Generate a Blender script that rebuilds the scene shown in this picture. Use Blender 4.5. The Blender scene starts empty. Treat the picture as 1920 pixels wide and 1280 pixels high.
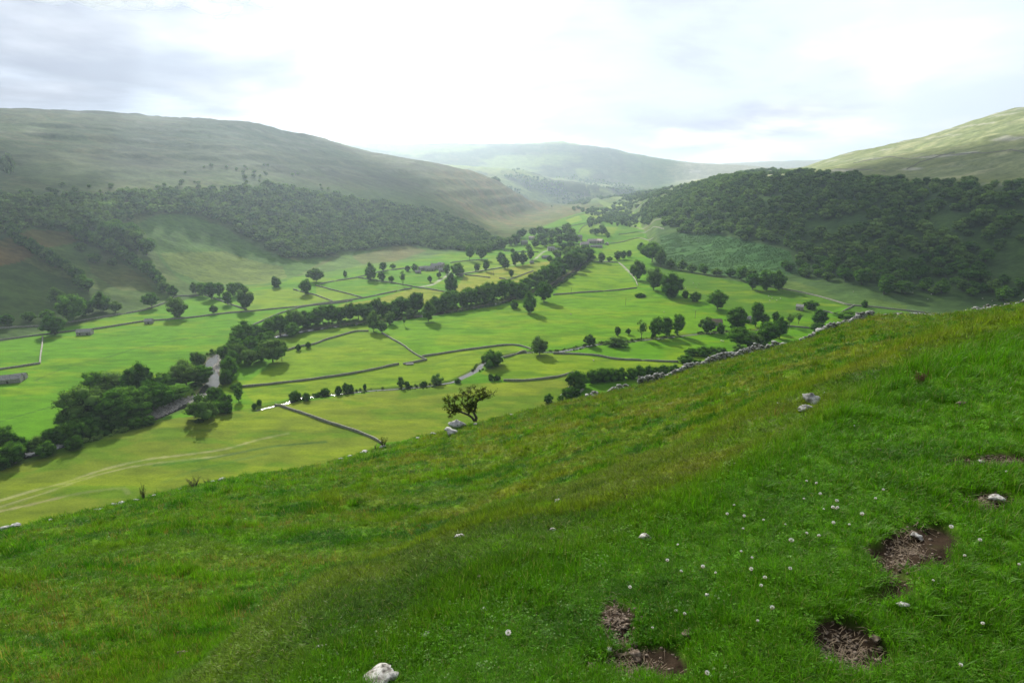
import bpy, math, random
import numpy as np
from mathutils import Vector, Matrix
from math import radians as R, sin, cos, pi

random.seed(7)
rng = np.random.default_rng(7)
C = bpy.context.scene.collection
SC = bpy.context.scene

# ------------------------------------------------------------------ camera
EYE = 130.0                       # eye height over the valley floor, metres
PITCH = R(16.0)
FPX = 1920 * 20.0 / 36.0          # focal length in pixels of the 1920 px photograph
cam_data = bpy.data.cameras.new('camera')
cam_data.lens = 20.0
cam_data.sensor_width = 36.0
cam_data.clip_start = 0.05
cam_data.clip_end = 60000.0
cam = bpy.data.objects.new('camera', cam_data)
C.objects.link(cam)
cam.location = (0, 0, EYE)
cam.rotation_euler = (pi / 2 - PITCH, 0, 0)
SC.camera = cam

# ------------------------------------------------------------------ light
SUN_AZ, SUN_EL = R(-22.0), R(29.0)
sd = Vector((sin(SUN_AZ) * cos(SUN_EL), cos(SUN_AZ) * cos(SUN_EL), sin(SUN_EL)))
sl = bpy.data.lights.new('sun', 'SUN')
sl.energy = 5.0
sl.angle = R(0.6)
sl.color = (1.0, 0.95, 0.84)
so = bpy.data.objects.new('sun', sl)
C.objects.link(so)
so.location = sd * 500
so.rotation_euler = sd.to_track_quat('Z', 'Y').to_euler()

SC.view_settings.view_transform = 'Standard'
SC.view_settings.look = 'None'
SC.view_settings.gamma = 1.0
SC.view_settings.use_curve_mapping = False
SC.view_settings.exposure = 0.8
SC.render.engine = 'CYCLES'
SC.cycles.use_denoising = True
SC.cycles.max_bounces = 5
SC.cycles.diffuse_bounces = 2
SC.cycles.glossy_bounces = 2
SC.cycles.transmission_bounces = 2
SC.cycles.transparent_max_bounces = 24
SC.cycles.volume_bounces = 0
SC.cycles.sample_clamp_indirect = 4.0


def pdir(px, py):
    """world direction of a pixel of the 1920 x 1280 photograph"""
    x = (px - 960.0) / FPX
    yd = (py - 640.0) / FPX
    return (x, cos(PITCH) - yd * sin(PITCH), -sin(PITCH) - yd * cos(PITCH))


# ------------------------------------------------------------------ node helpers
def new_mat(name):
    m = bpy.data.materials.new(name)
    m.use_nodes = True
    m.node_tree.nodes.clear()
    return m, m.node_tree.nodes, m.node_tree.links


def nd(ns, typ, **kw):
    n = ns.new(typ)
    for k, v in kw.items():
        setattr(n, k, v)
    return n


def ramp(ns, stops):
    r = ns.new('ShaderNodeValToRGB')
    e = r.color_ramp.elements
    e[0].position, e[0].color = stops[0][0], (*stops[0][1], 1)
    e[1].position, e[1].color = stops[-1][0], (*stops[-1][1], 1)
    for p, c in stops[1:-1]:
        q = e.new(p)
        q.color = (*c, 1)
    return r


def mixc(ns, ls, fac, a, b, mode='MIX'):
    n = ns.new('ShaderNodeMix')
    n.data_type = 'RGBA'
    n.blend_type = mode
    for s, v in ((0, fac), (6, a), (7, b)):
        if hasattr(v, 'links'):
            ls.new(v, n.inputs[s])
        elif isinstance(v, (int, float)):
            n.inputs[s].default_value = v if s == 0 else (v, v, v, 1)
        else:
            n.inputs[s].default_value = (*v, 1)
    return n.outputs[2]


def mth(ns, ls, op, a, b=None, c=None, clamp=False):
    n = ns.new('ShaderNodeMath')
    n.operation = op
    n.use_clamp = clamp
    for i, v in enumerate((a, b, c)):
        if v is None:
            continue
        if hasattr(v, 'links'):
            ls.new(v, n.inputs[i])
        else:
            n.inputs[i].default_value = v
    return n.outputs[0]


# ------------------------------------------------------------------ sky
world = bpy.data.worlds.new('World')
SC.world = world
world.use_nodes = True
wn, wl = world.node_tree.nodes, world.node_tree.links
wn.clear()
wout = wn.new('ShaderNodeOutputWorld')
bg = wn.new('ShaderNodeBackground')
bg.inputs['Strength'].default_value = 0.1
wl.new(bg.outputs[0], wout.inputs[0])
sky = nd(wn, 'ShaderNodeTexSky', sky_type='NISHITA', sun_disc=False)
sky.sun_elevation = SUN_EL
sky.sun_rotation = SUN_AZ
sky.altitude = 300
sky.air_density = 1.0
sky.dust_density = 2.0
tc = wn.new('ShaderNodeTexCoord')
dirv = tc.outputs['Generated']
sep = wn.new('ShaderNodeSeparateXYZ')
wl.new(dirv, sep.inputs[0])
zc = mth(wn, wl, 'ADD', mth(wn, wl, 'MAXIMUM', sep.outputs[2], 0.0), 0.16)
comb = wn.new('ShaderNodeCombineXYZ')
wl.new(mth(wn, wl, 'DIVIDE', sep.outputs[0], zc), comb.inputs[0])
wl.new(mth(wn, wl, 'DIVIDE', sep.outputs[1], zc), comb.inputs[1])


def wnoise(scale, detail, rough, off, dist=0.3):
    mp = wn.new('ShaderNodeMapping')
    mp.inputs['Location'].default_value = off
    wl.new(comb.outputs[0], mp.inputs[0])
    t = wn.new('ShaderNodeTexNoise')
    t.inputs['Scale'].default_value = scale
    t.inputs['Detail'].default_value = detail
    t.inputs['Roughness'].default_value = rough
    t.inputs['Distortion'].default_value = dist
    wl.new(mp.outputs[0], t.inputs['Vector'])
    return t.outputs['Fac']


def blob(px, py, r0, r1, stretch=1.0):
    """soft mask round the direction of a place in the sky; widened sideways by stretch"""
    d = Vector(pdir(px, py)).normalized()
    s = wn.new('ShaderNodeVectorMath')
    s.operation = 'SUBTRACT'
    wl.new(dirv, s.inputs[0])
    s.inputs[1].default_value = d
    m = wn.new('ShaderNodeVectorMath')
    m.operation = 'MULTIPLY'
    wl.new(s.outputs[0], m.inputs[0])
    m.inputs[1].default_value = (1 / stretch, 1 / stretch, 1)
    l = wn.new('ShaderNodeVectorMath')
    l.operation = 'LENGTH'
    wl.new(m.outputs[0], l.inputs[0])
    mr = wn.new('ShaderNodeMapRange')
    mr.interpolation_type = 'SMOOTHSTEP'
    wl.new(l.outputs['Value'], mr.inputs[0])
    mr.inputs[1].default_value = r0
    mr.inputs[2].default_value = r1
    mr.inputs[3].default_value = 1.0
    mr.inputs[4].default_value = 0.0
    return mr.outputs[0]


def srange(v, a, b):
    mr = wn.new('ShaderNodeMapRange')
    mr.interpolation_type = 'SMOOTHSTEP'
    wl.new(v, mr.inputs[0])
    mr.inputs[1].default_value = a
    mr.inputs[2].default_value = b
    return mr.outputs[0]


n1 = wnoise(0.75, 7, 0.56, (3.1, 1.7, 0))
n2 = wnoise(1.1, 5, 0.5, (7.7, 4.2, 0))
n3 = wnoise(0.5, 6, 0.55, (1.2, 9.3, 0))
cover = srange(mth(wn, wl, 'SUBTRACT', mth(wn, wl, 'ADD', n1, 0.14), mth(wn, wl, 'MULTIPLY', blob(1760, 60, 0.05, 0.5, 1.5), 0.20)), 0.34, 0.66)
# grey undersides: a broad bank up on the left, smaller ones right of the middle, elsewhere broken by noise
bank = blob(40, 60, 0.05, 0.62, 1.3)
bank2 = blob(1215, 130, 0.05, 0.30, 1.35)
bank3 = blob(1570, 150, 0.0, 0.13, 1.4)
g1 = srange(mth(wn, wl, 'ADD', n2, mth(wn, wl, 'MULTIPLY_ADD', bank, 0.62, -0.34)), 0.14, 0.86)
g2 = srange(mth(wn, wl, 'ADD', n2, mth(wn, wl, 'MULTIPLY_ADD', bank2, 0.50, -0.34)), 0.26, 0.62)
g3 = srange(mth(wn, wl, 'ADD', n2, mth(wn, wl, 'MULTIPLY_ADD', bank3, 0.46, -0.40)), 0.30, 0.62)
glow = mth(wn, wl, 'MAXIMUM', 0.0, 0.0)
vd = wn.new('ShaderNodeVectorMath')
vd.operation = 'DOT_PRODUCT'
wl.new(dirv, vd.inputs[0])
gdir = Vector((sin(R(-7)) * cos(R(20)), cos(R(-7)) * cos(R(20)), sin(R(20))))
vd.inputs[1].default_value = gdir
glow = srange(vd.outputs['Value'], 0.55, 1.0)
wide = srange(vd.outputs['Value'], -0.4, 0.95)
SKY_FRONT = 7.6
white = mixc(wn, wl, wide, (2.2, 2.4, 2.8), (5.4, 5.5, 5.8))
white = mixc(wn, wl, glow, white, (11.0, 11.0, 10.8))
grey = mixc(wn, wl, wide, (0.9, 1.05, 1.4), (1.5, 1.68, 2.4))
cl = mixc(wn, wl, mth(wn, wl, 'MULTIPLY', g1, 0.92), white, grey)
cl = mixc(wn, wl, mth(wn, wl, 'MULTIPLY', g2, 0.88), cl, (2.75, 3.0, 3.9))
cl = mixc(wn, wl, mth(wn, wl, 'MULTIPLY', g3, 0.85), cl, (3.5, 3.8, 4.8))
skyc = mixc(wn, wl, 1.0, sky.outputs[0], (0.55, 0.55, 0.55), 'MULTIPLY')
pale = mixc(wn, wl, srange(vd.outputs['Value'], 0.15, 0.85), skyc, (5.4, 6.05, 7.0))
fin = mixc(wn, wl, cover, pale, cl)
wl.new(fin, bg.inputs[0])

# ------------------------------------------------------------------ numeric helpers
def _hash(ix, iy, seed):
    h = (ix.astype(np.int64) * 374761393 + iy.astype(np.int64) * 668265263 + seed * 974634777) & 0xFFFFFFFF
    h = ((h ^ (h >> 13)) * 1274126177) & 0xFFFFFFFF
    h = h ^ (h >> 16)
    return (h & 0xFFFFFF) / float(0xFFFFFF)


def vnoise(x, y, seed=0):
    x = np.asarray(x, float)
    y = np.asarray(y, float)
    ix = np.floor(x)
    iy = np.floor(y)
    fx = x - ix
    fy = y - iy
    fx = fx * fx * fx * (fx * (fx * 6 - 15) + 10)
    fy = fy * fy * fy * (fy * (fy * 6 - 15) + 10)
    a = _hash(ix, iy, seed)
    b = _hash(ix + 1, iy, seed)
    c = _hash(ix, iy + 1, seed)
    d = _hash(ix + 1, iy + 1, seed)
    return (a + (b - a) * fx + (c - a) * fy + (a - b - c + d) * fx * fy) * 2 - 1


def fbm(x, y, seed=0, octv=4, gain=0.5):
    s = np.zeros_like(np.asarray(x, float))
    a, f = 1.0, 1.0
    for i in range(octv):
        s = s + a * vnoise(x * f + i * 17.3, y * f - i * 9.1, seed + i * 31)
        a *= gain
        f *= 2.03
    return s


def sstep(v, a, b):
    t = np.clip((v - a) / (b - a), 0, 1)
    return t * t * (3 - 2 * t)


def pchip(xk, yk, x):
    xk = np.asarray(xk, float)
    yk = np.asarray(yk, float)
    h = np.diff(xk)
    dl = np.diff(yk) / h
    m = np.zeros_like(yk)
    if len(xk) > 2:
        w1 = 2 * h[1:] + h[:-1]
        w2 = h[1:] + 2 * h[:-1]
        ok = dl[1:] * dl[:-1] > 0
        with np.errstate(divide='ignore', invalid='ignore'):
            hm = (w1 + w2) / (w1 / dl[:-1] + w2 / dl[1:])
        m[1:-1] = np.where(ok, hm, 0)
    m[0] = dl[0]
    m[-1] = dl[-1]
    xx = np.clip(x, xk[0], xk[-1])
    i = np.clip(np.searchsorted(xk, xx, side='right') - 1, 0, len(xk) - 2)
    t = (xx - xk[i]) / h[i]
    t2, t3 = t * t, t * t * t
    return ((2 * t3 - 3 * t2 + 1) * yk[i] + (t3 - 2 * t2 + t) * h[i] * m[i]
            + (-2 * t3 + 3 * t2) * yk[i + 1] + (t3 - t2) * h[i] * m[i + 1])


# ------------------------------------------------------------------ terrain
def floor_rise(y):
    return 0.012 * np.maximum(0, y - 500)


def floor_hit(px, py):
    dx, dy, dz = pdir(px, py)
    t = EYE / -dz
    for _ in range(30):
        t = (EYE - floor_rise(np.float64(t * dy))) / -dz
    return t * math.hypot(dx, dy)


def rayline(pts):
    a, r, z = [], [], []
    for px, py, rr in pts:
        dx, dy, dz = pdir(px, py)
        a.append(math.atan2(dx, dy))
        r.append(rr)
        z.append(EYE + rr * dz / math.hypot(dx, dy))
    o = np.argsort(a)
    return np.array(a)[o], np.array(r, float)[o], np.array(z)[o]


AZ = np.concatenate([np.radians(np.arange(-180, -50, 1.0)), np.radians(np.arange(-50, 50.0, 0.13)),
                     np.radians(np.arange(50, 180.1, 1.0))])
BACK = 0.5 * np.clip((np.degrees(np.abs(AZ)) - 60) / 120, 0, 1)      # both sides meet behind the camera
rr = [0.12]
while rr[-1] < 10000:
    r_ = rr[-1]
    q = 1.10 if r_ < 0.6 else 1.014 if r_ < 110 else 1.02 if r_ < 150 else 1.0046 if r_ < 1650 else 1.012 if r_ < 5700 else 1.04
    rr.append(r_ * q)
RR = np.array(rr)
NA, NR = len(AZ), len(RR)

BROW = [(-400, 1090, 36), (-150, 1035, 42), (0, 1002, 46), (230, 948, 52), (420, 902, 56), (640, 864, 62), (760, 830, 65),
        (850, 806, 68), (1000, 770, 72), (1100, 745, 75), (1200, 723, 78), (1320, 686, 82), (1400, 666, 85), (1500, 642, 90),
        (1560, 618, 93), (1650, 594, 98), (1760, 592, 101), (1850, 583, 104), (1920, 574, 106), (2300, 560, 110)]
SHELF = [(420, 1500, 1.7), (600, 1285, 2.0), (760, 1215, 2.2), (900, 1120, 2.5), (1060, 1060, 2.8), (1290, 950, 3.5), (1450, 850, 4.3),
         (1600, 765, 5.6), (1700, 702, 7.0), (1920, 640, 9.0), (2300, 600, 11)]
MIDS = [(-400, 1250, 8), (0, 1130, 11), (300, 1050, 14), (600, 975, 19), (960, 875, 26), (1200, 790, 32), (1450, 705, 38),
        (1650, 650, 44), (1920, 603, 52), (2300, 585, 56)]


def gridline(pts):
    a, r, z = rayline(pts)
    R_, Z_ = pchip(a, r, AZ), pchip(a, z, AZ)
    return R_ * (1 - BACK) + R_[::-1] * BACK, Z_ * (1 - BACK) + Z_[::-1] * BACK


brow_r, brow_z = gridline(BROW)
shelf_r, shelf_z = gridline(SHELF)
mid_r, mid_z = gridline(MIDS)
TOE = [(-400, 760), (-200, 690), (0, 640), (150, 608), (330, 567), (400, 545), (560, 520), (700, 496), (860, 472),
       (940, 460), (1010, 428), (1060, 408), (1100, 396), (1140, 388), (1180, 405), (1205, 440), (1230, 500), (1300, 512), (1400, 538),
       (1500, 552), (1620, 580), (1760, 592), (1920, 600), (2200, 600)]
toe_r, _tz = gridline([(x, y, floor_hit(x, y)) for x, y in TOE])
ba, br_, bz_ = rayline(BROW)
near_r = pchip(ba, np.array([floor_hit(x, y) for x, y, _ in BROW]) * 0.80, AZ)
near_r = near_r * (1 - BACK) + near_r[::-1] * BACK
near_r = np.minimum(near_r, toe_r * 0.9)
m_r, m_z = gridline([(-400, 400, 900), (0, 372, 1000), (250, 356, 1080), (500, 345, 1200), (700, 360, 1400), (850, 392, 1500),
                     (930, 415, 1600), (1000, 402, 2000), (1060, 390, 2450), (1130, 374, 2900), (1180, 376, 2300), (1240, 368, 1700),
                     (1300, 348, 1600), (1400, 332, 1500), (1500, 332, 1350), (1700, 342, 1150), (1920, 352, 1050), (2300, 350, 1000)])
s_r, s_z = gridline([(-400, 200, 2300), (0, 210, 2300), (200, 216, 2300), (330, 224, 2300), (450, 234, 2300), (560, 257, 2300),
                     (620, 269, 2320), (700, 288, 2350), (800, 304, 2350), (880, 320, 2350), (920, 333, 2350), (960, 354, 2350),
                     (1000, 376, 2450), (1050, 384, 2750), (1130, 370, 3150), (1200, 366, 2900), (1300, 344, 2500), (1400, 327, 2300),
                     (1500, 320, 2400), (1560, 302, 2600), (1640, 282, 2700), (1760, 255, 2800), (1830, 233, 2800), (1920, 211, 2800),
                     (2300, 180, 2800)])
t1_r, t1_z = gridline([(-400, 300, 3900), (600, 292, 3900), (760, 300, 3900), (900, 312, 3750), (1000, 325, 3700), (1100, 345, 3600),
                       (1200, 354, 3700), (1300, 338, 3900), (1400, 330, 3900), (1560, 325, 3900), (2300, 320, 3900)])
t2_r, t2_z = gridline([(-400, 280, 5400), (400, 272, 5400), (650, 269, 5500), (750, 271, 5500), (850, 268, 5500), (1040, 267, 5500),
                       (1100, 275, 5400), (1200, 291, 5300), (1300, 303, 5200), (1400, 312, 5200), (1500, 320, 5200), (2300, 325, 5200)])
t3_r, t3_z = gridline([(-400, 310, 9000), (1200, 312, 9000), (1330, 309, 9000), (1400, 305, 9000), (1440, 303, 9000), (1500, 300, 9000),
                       (1560, 297, 9000), (1700, 300, 9000), (2300, 305, 9000)])

H = np.zeros((NA, NR))
sx, cx = np.sin(AZ), np.cos(AZ)
for i in range(NA):
    a05 = EYE - 1.6 + 0.1 * (0.12 * sx[i] - 0.15 * cx[i])
    fz = lambda r: float(floor_rise(np.float64(r * cx[i])))
    kn = [(0.1, a05)]
    sr, sz = shelf_r[i], shelf_z[i]
    if sr > 1.6:
        kn.append((sr * 0.55, EYE - 1.6 + sr * 0.55 * ((sz - EYE + 1.6) / sr * 0.93)))
    kn.append((sr, sz))
    # beyond the lip the ground falls a little faster, then the open slope
    f = 0.42
    kr = sr + (mid_r[i] - sr) * f
    tq = (mid_z[i] - EYE) / mid_r[i] * 0.62 + (sz - EYE) / sr * 0.38
    kn.append((kr, EYE + tq * kr))
    kn.append((mid_r[i], mid_z[i]))
    for q_ in (0.3, 0.6, 0.88):
        kn.append((mid_r[i] + (brow_r[i] - mid_r[i]) * q_, mid_z[i] + (brow_z[i] - mid_z[i]) * q_))
    kn.append((brow_r[i], brow_z[i]))
    br = brow_r[i]
    nr = max(near_r[i], br * 1.5)
    kn.append((br * 1.12, brow_z[i] + (br * 0.12) * ((brow_z[i] - EYE) / br * 1.35 - 0.04)))
    kn.append((nr, fz(nr)))
    tr = max(toe_r[i], nr * 1.05)
    kn.append((tr, fz(tr)))
    mr_ = max(m_r[i], tr * 1.08)
    kn.append((mr_, m_z[i]))
    s2 = max(s_r[i], mr_ * 1.08)
    kn.append((s2, s_z[i]))
    kn.append((s2 + 0.45 * (t1_r[i] - s2), min(s_z[i], t1_z[i]) - 70))
    kn.append((t1_r[i], t1_z[i]))
    kn.append((t1_r[i] + 500, t1_z[i] - 25))
    kn.append((t2_r[i], t2_z[i]))
    kn.append((t2_r[i] + 1500, t2_z[i] - 200))
    kn.append((t3_r[i], t3_z[i]))
    kn.append((t3_r[i] + 1200, t3_z[i] - 200))
    k = np.array(kn)
    for j in range(1, len(k)):
        if k[j, 0] <= k[j - 1, 0]:
            k[j, 0] = k[j - 1, 0] * 1.01
    H[i] = pchip(k[:, 0], k[:, 1], RR)

GA, GR = np.meshgrid(AZ, RR, indexing='ij')
GX, GY = GR * np.sin(GA), GR * np.cos(GA)
BR = brow_r[:, None]
TR = toe_r[:, None]
NRr = near_r[:, None]
fore = 1 - sstep(GR, BR * 1.05, BR * 1.5)
hill = sstep(GR, TR * 1.0, TR * 1.0 + 160)
# rough ground near the camera, tussocky slope, gentle fields, gullied hills
lip = sstep(GR, shelf_r[:, None] * 0.9, shelf_r[:, None] * 1.8)
calm = 1 - 0.55 * sstep(GR, BR * 0.72, BR * 0.98)
H += calm * fore * (0.030 * fbm(GX / 0.55, GY / 0.55, 3, 3) * (1 - lip * 0.3) + lip * sstep(GR, 3, 30) * (0.20 * fbm(GX / 1.7, GY / 1.1, 11, 4)
             + 0.22 * fbm(GX / 7.0, GY / 5.0, 21, 2)))
H += (1 - fore) * (1 - hill) * sstep(GR, NRr * 0.9, NRr * 1.2) * (0.9 * fbm(GX / 90, GY / 90, 5, 3))
gul = fbm(GX / 260 + 0.3 * fbm(GX / 500, GY / 500, 2, 2), GY / 420, 8, 5, 0.52)
H += hill * (1 - sstep(GR, 2000, 3200) * 0.0) * gul * (4.0 + 8.0 * sstep(GR, 1200, 3500)) * (1 - 0.6 * sstep(GR, TR * 3.2, TR * 3.5))
H += hill * sstep(GR, 2600, 4200) * 12 * fbm(GX / 700, GY / 900, 14, 4)
H += hill * 1.3 * fbm(GX / 22, GY / 30, 19, 3)
# stepped limestone ledges along the contours of the upper slopes
upl = hill * sstep(GR, m_r[:, None] * 1.0, m_r[:, None] * 1.2) * (1 - sstep(GR, 3000, 3600))
Hz = H + 7 * fbm(GX / 160, GY / 160, 23, 3)
H += upl * 2.6 * np.clip(np.sin(Hz / 4.6) * 1.6, -1, 1) * (0.5 + 0.5 * vnoise(GX / 240, GY / 240, 29))


def interp_idx(x, y):
    a = np.arctan2(x, y)
    r = np.hypot(x, y)
    i = np.clip(np.searchsorted(AZ, a) - 1, 0, NA - 2)
    j = np.clip(np.searchsorted(RR, r) - 1, 0, NR - 2)
    u = np.clip((a - AZ[i]) / (AZ[i + 1] - AZ[i]), 0, 1)
    v = np.clip((r - RR[j]) / (RR[j + 1] - RR[j]), 0, 1)
    return i, j, u, v


def gh(x, y, G=None):
    """ground height (or any grid G) at world x, y"""
    G = H if G is None else G
    x = np.asarray(x, float)
    y = np.asarray(y, float)
    i, j, u, v = interp_idx(x, y)
    return (G[i, j] * (1 - u) * (1 - v) + G[i + 1, j] * u * (1 - v) + G[i, j + 1] * (1 - u) * v + G[i + 1, j + 1] * u * v)


def hit(px, py, rmin=0.0):
    """first point of the ground seen through a pixel of the photograph"""
    dx, dy, dz = pdir(px, py)
    a = math.atan2(dx, dy)
    hd = math.hypot(dx, dy)
    i = int(np.clip(np.searchsorted(AZ, a) - 1, 0, NA - 2))
    u = (a - AZ[i]) / (AZ[i + 1] - AZ[i])
    col = H[i] * (1 - u) + H[i + 1] * u
    d = col - (EYE + RR * dz / hd)
    ok = np.where((d >= 0) & (RR > rmin))[0]
    if len(ok) == 0:
        j = NR - 1
        r = RR[j]
    else:
        j = max(ok[0], 1)
        d0, d1 = d[j - 1], d[j]
        f = 0 if d0 >= 0 else -d0 / (d1 - d0 + 1e-9)
        r = RR[j - 1] + f * (RR[j] - RR[j - 1])
        if r < rmin:
            r = RR[j]
    x, y = r * sin(a), r * cos(a)
    return Vector((x, y, float(gh(x, y))))


def far(px, py):
    """a point beyond the brow of the near hillside"""
    dx, dy, dz = pdir(px, py)
    a = math.atan2(dx, dy)
    i = int(np.clip(np.searchsorted(AZ, a), 0, NA - 1))
    return hit(px, py, brow_r[i] * 1.3)


def depth(p):
    return p.y * cos(PITCH) + (EYE - p.z) * sin(PITCH)


def ppm(p):
    """metres per photograph pixel at a point"""
    return depth(p) / FPX


def poly_world(pts, f=far):
    return [(q.x, q.y) for q in (f(*p) for p in pts)]


def inside(poly, X, Y):
    P = np.array(poly)
    r = np.zeros(X.shape, bool)
    x0, x1, y0, y1 = P[:, 0].min(), P[:, 0].max(), P[:, 1].min(), P[:, 1].max()
    sel = (X >= x0) & (X <= x1) & (Y >= y0) & (Y <= y1)
    xs, ys = X[sel], Y[sel]
    c = np.zeros(xs.shape, bool)
    n = len(P)
    for k in range(n):
        xa, ya = P[k]
        xb, yb = P[(k + 1) % n]
        if ya == yb:
            continue
        m = ((ya > ys) != (yb > ys)) & (xs < (xb - xa) * (ys - ya) / (yb - ya) + xa)
        c ^= m
    r[sel] = c
    return r


def smooth_line(pts, step):
    """Catmull-Rom through 2D points, sampled every step metres"""
    P = [np.array(p[:2], float) for p in pts]
    P = [2 * P[0] - P[1]] + P + [2 * P[-1] - P[-2]]
    out = []
    for k in range(1, len(P) - 2):
        a, b, c, d = P[k - 1:k + 3]
        n = max(2, int(np.linalg.norm(c - b) / step))
        for t in np.arange(n) / n:
            out.append(0.5 * ((2 * b) + (c - a) * t + (2 * a - 5 * b + 4 * c - d) * t * t + (3 * b - a - 3 * c + d) * t ** 3))
    out.append(P[-2])
    return np.array(out)


def dist_line(line, X, Y, maxd):
    """distance to a polyline, only computed near it"""
    D = np.full(X.shape, 1e9)
    L = np.asarray(line)
    sel = (X > L[:, 0].min() - maxd) & (X < L[:, 0].max() + maxd) & (Y > L[:, 1].min() - maxd) & (Y < L[:, 1].max() + maxd)
    xs, ys = X[sel], Y[sel]
    d = np.full(xs.shape, 1e18)
    for k in range(len(L) - 1):
        ax, ay = L[k]
        bx, by = L[k + 1]
        vx, vy = bx - ax, by - ay
        l2 = vx * vx + vy * vy + 1e-9
        t = np.clip(((xs - ax) * vx + (ys - ay) * vy) / l2, 0, 1)
        d = np.minimum(d, (xs - ax - t * vx) ** 2 + (ys - ay - t * vy) ** 2)
    D[sel] = np.sqrt(d)
    return D


# the river and the beck, cut into the floor
RIVER = [(-120, 893), (60, 846), (180, 812), (262, 790), (320, 765), (365, 748), (388, 730), (399, 710), (391, 690), (396, 676), (408, 664),
         (440, 652), (490, 636), (560, 621), (620, 611), (690, 603), (760, 595), (825, 586), (900, 574), (960, 560), (1020, 541),
         (1060, 517), (1085, 500), (1105, 482)]
BECK = [(480, 768), (545, 753), (565, 745), (600, 742), (650, 736), (700, 731), (760, 727), (800, 723), (850, 715), (866, 707), (882, 700),
        (898, 690), (905, 682), (944, 667), (990, 660), (1040, 659), (1069, 655), (1094, 650), (1119, 645), (1169, 641), (1194, 638),
        (1244, 633), (1306, 626), (1369, 621), (1440, 616)]
river_l = smooth_line(poly_world(RIVER), 6)
beck_l = smooth_line(poly_world(BECK), 3)
H0 = H.copy()
fl = (GR > NRr * 0.8) & (GR < TR * 1.05)
Xf, Yf = GX[fl], GY[fl]
dr = dist_line(river_l[::2], Xf, Yf, 30)
db = dist_line(beck_l[::2], Xf, Yf, 15)
H[fl] -= 1.9 * (1 - sstep(dr, 3.6, 7.5)) + 0.9 * (1 - sstep(db, 1.2, 3.2))

# ------------------------------------------------------------------ object helpers
def tag(o, label=None, cat=None, group=None, kind=None):
    if label:
        o['label'] = label
    if cat:
        o['category'] = cat
    if group:
        o['group'] = group
    if kind:
        o['kind'] = kind
    return o


def empty(name, loc, rz=0.0, scale=None):
    o = bpy.data.objects.new(name, None)
    o.empty_display_size = 0.2
    C.objects.link(o)
    o.location = loc
    o.rotation_euler = (0, 0, rz)
    if scale:
        o.scale = scale
    return o


def mesh_np(name, V, F, mats=(), smooth=False):
    """mesh from numpy vertices and one numpy face array (all tris or all quads) or a list of such arrays"""
    me = bpy.data.meshes.new(name)
    V = np.ascontiguousarray(V, np.float32)
    Fs = F if isinstance(F, list) else [F]
    Fs = [np.asarray(f, np.int32) for f in Fs if len(f)]
    nl = sum(f.size for f in Fs)
    nf = sum(len(f) for f in Fs)
    me.vertices.add(len(V))
    me.vertices.foreach_set('co', V.ravel())
    me.loops.add(nl)
    me.loops.foreach_set('vertex_index', np.concatenate([f.ravel() for f in Fs]))
    me.polygons.add(nf)
    tot = np.concatenate([np.full(len(f), f.shape[1], np.int32) for f in Fs])
    st = np.concatenate([[0], np.cumsum(tot)[:-1]]).astype(np.int32)
    me.polygons.foreach_set('loop_start', st)
    me.polygons.foreach_set('loop_total', tot)
    if smooth:
        me.polygons.foreach_set('use_smooth', np.ones(nf, bool))
    me.update(calc_edges=True)
    for m in mats:
        me.materials.append(m)
    return me


def obj(name, me, parent=None, loc=None):
    o = bpy.data.objects.new(name, me)
    C.objects.link(o)
    if parent is not None:
        o.parent = parent
    if loc is not None:
        o.location = loc
    return o


class MB:
    """collects boxes, tubes and lumps into one mesh"""

    def __init__(s):
        s.v = []
        s.f = []

    def add(s, vs, fs):
        n = len(s.v)
        s.v += [tuple(v) for v in vs]
        s.f += [tuple(i + n for i in f) for f in fs]

    def box(s, c, d, M=None):
        vs = [Vector((c[0] + i * d[0] / 2, c[1] + j * d[1] / 2, c[2] + k * d[2] / 2)) for i in (-1, 1) for j in (-1, 1) for k in (-1, 1)]
        if M is not None:
            vs = [M @ v for v in vs]
        s.add(vs, [(0, 1, 3, 2), (4, 6, 7, 5), (0, 4, 5, 1), (2, 3, 7, 6), (0, 2, 6, 4), (1, 5, 7, 3)])

    def tube(s, pts, rad, n=6, cap=True):
        pts = [Vector(p) for p in pts]
        k0 = len(s.v)
        for i, p in enumerate(pts):
            t = (pts[min(i + 1, len(pts) - 1)] - pts[max(i - 1, 0)]).normalized()
            a = t.cross(Vector((0.13, 0.97, 0.2))).normalized()
            b = t.cross(a)
            for k in range(n):
                th = 2 * pi * k / n
                s.v.append(tuple(p + (a * cos(th) + b * sin(th)) * rad[i]))
        for i in range(len(pts) - 1):
            for k in range(n):
                q = k0 + i * n
                s.f.append((q + k, q + (k + 1) % n, q + n + (k + 1) % n, q + n + k))
        if cap:
            s.f.append(tuple(k0 + (len(pts) - 1) * n + k for k in range(n)))

    def mesh(s, name, mats=(), smooth=False):
        me = bpy.data.meshes.new(name)
        me.from_pydata(s.v, [], s.f)
        for m in mats:
            me.materials.append(m)
        if smooth:
            me.polygons.foreach_set('use_smooth', [True] * len(me.polygons))
        me.update()
        return me


ICO = None


def ico(sub=1):
    import bmesh
    bm = bmesh.new()
    bmesh.ops.create_icosphere(bm, subdivisions=sub, radius=1.0)
    V = np.array([v.co[:] for v in bm.verts])
    F = np.array([[v.index for v in f.verts] for f in bm.faces])
    bm.free()
    return V, F


ICO1, ICO2, ICO3 = ico(1), ico(2), ico(3)

# ------------------------------------------------------------------ ground colour (what grows where, some light and shade painted in)
LUSH = (0.068, 0.180, 0.002)
Colr = np.zeros((NA, NR, 3))


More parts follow.
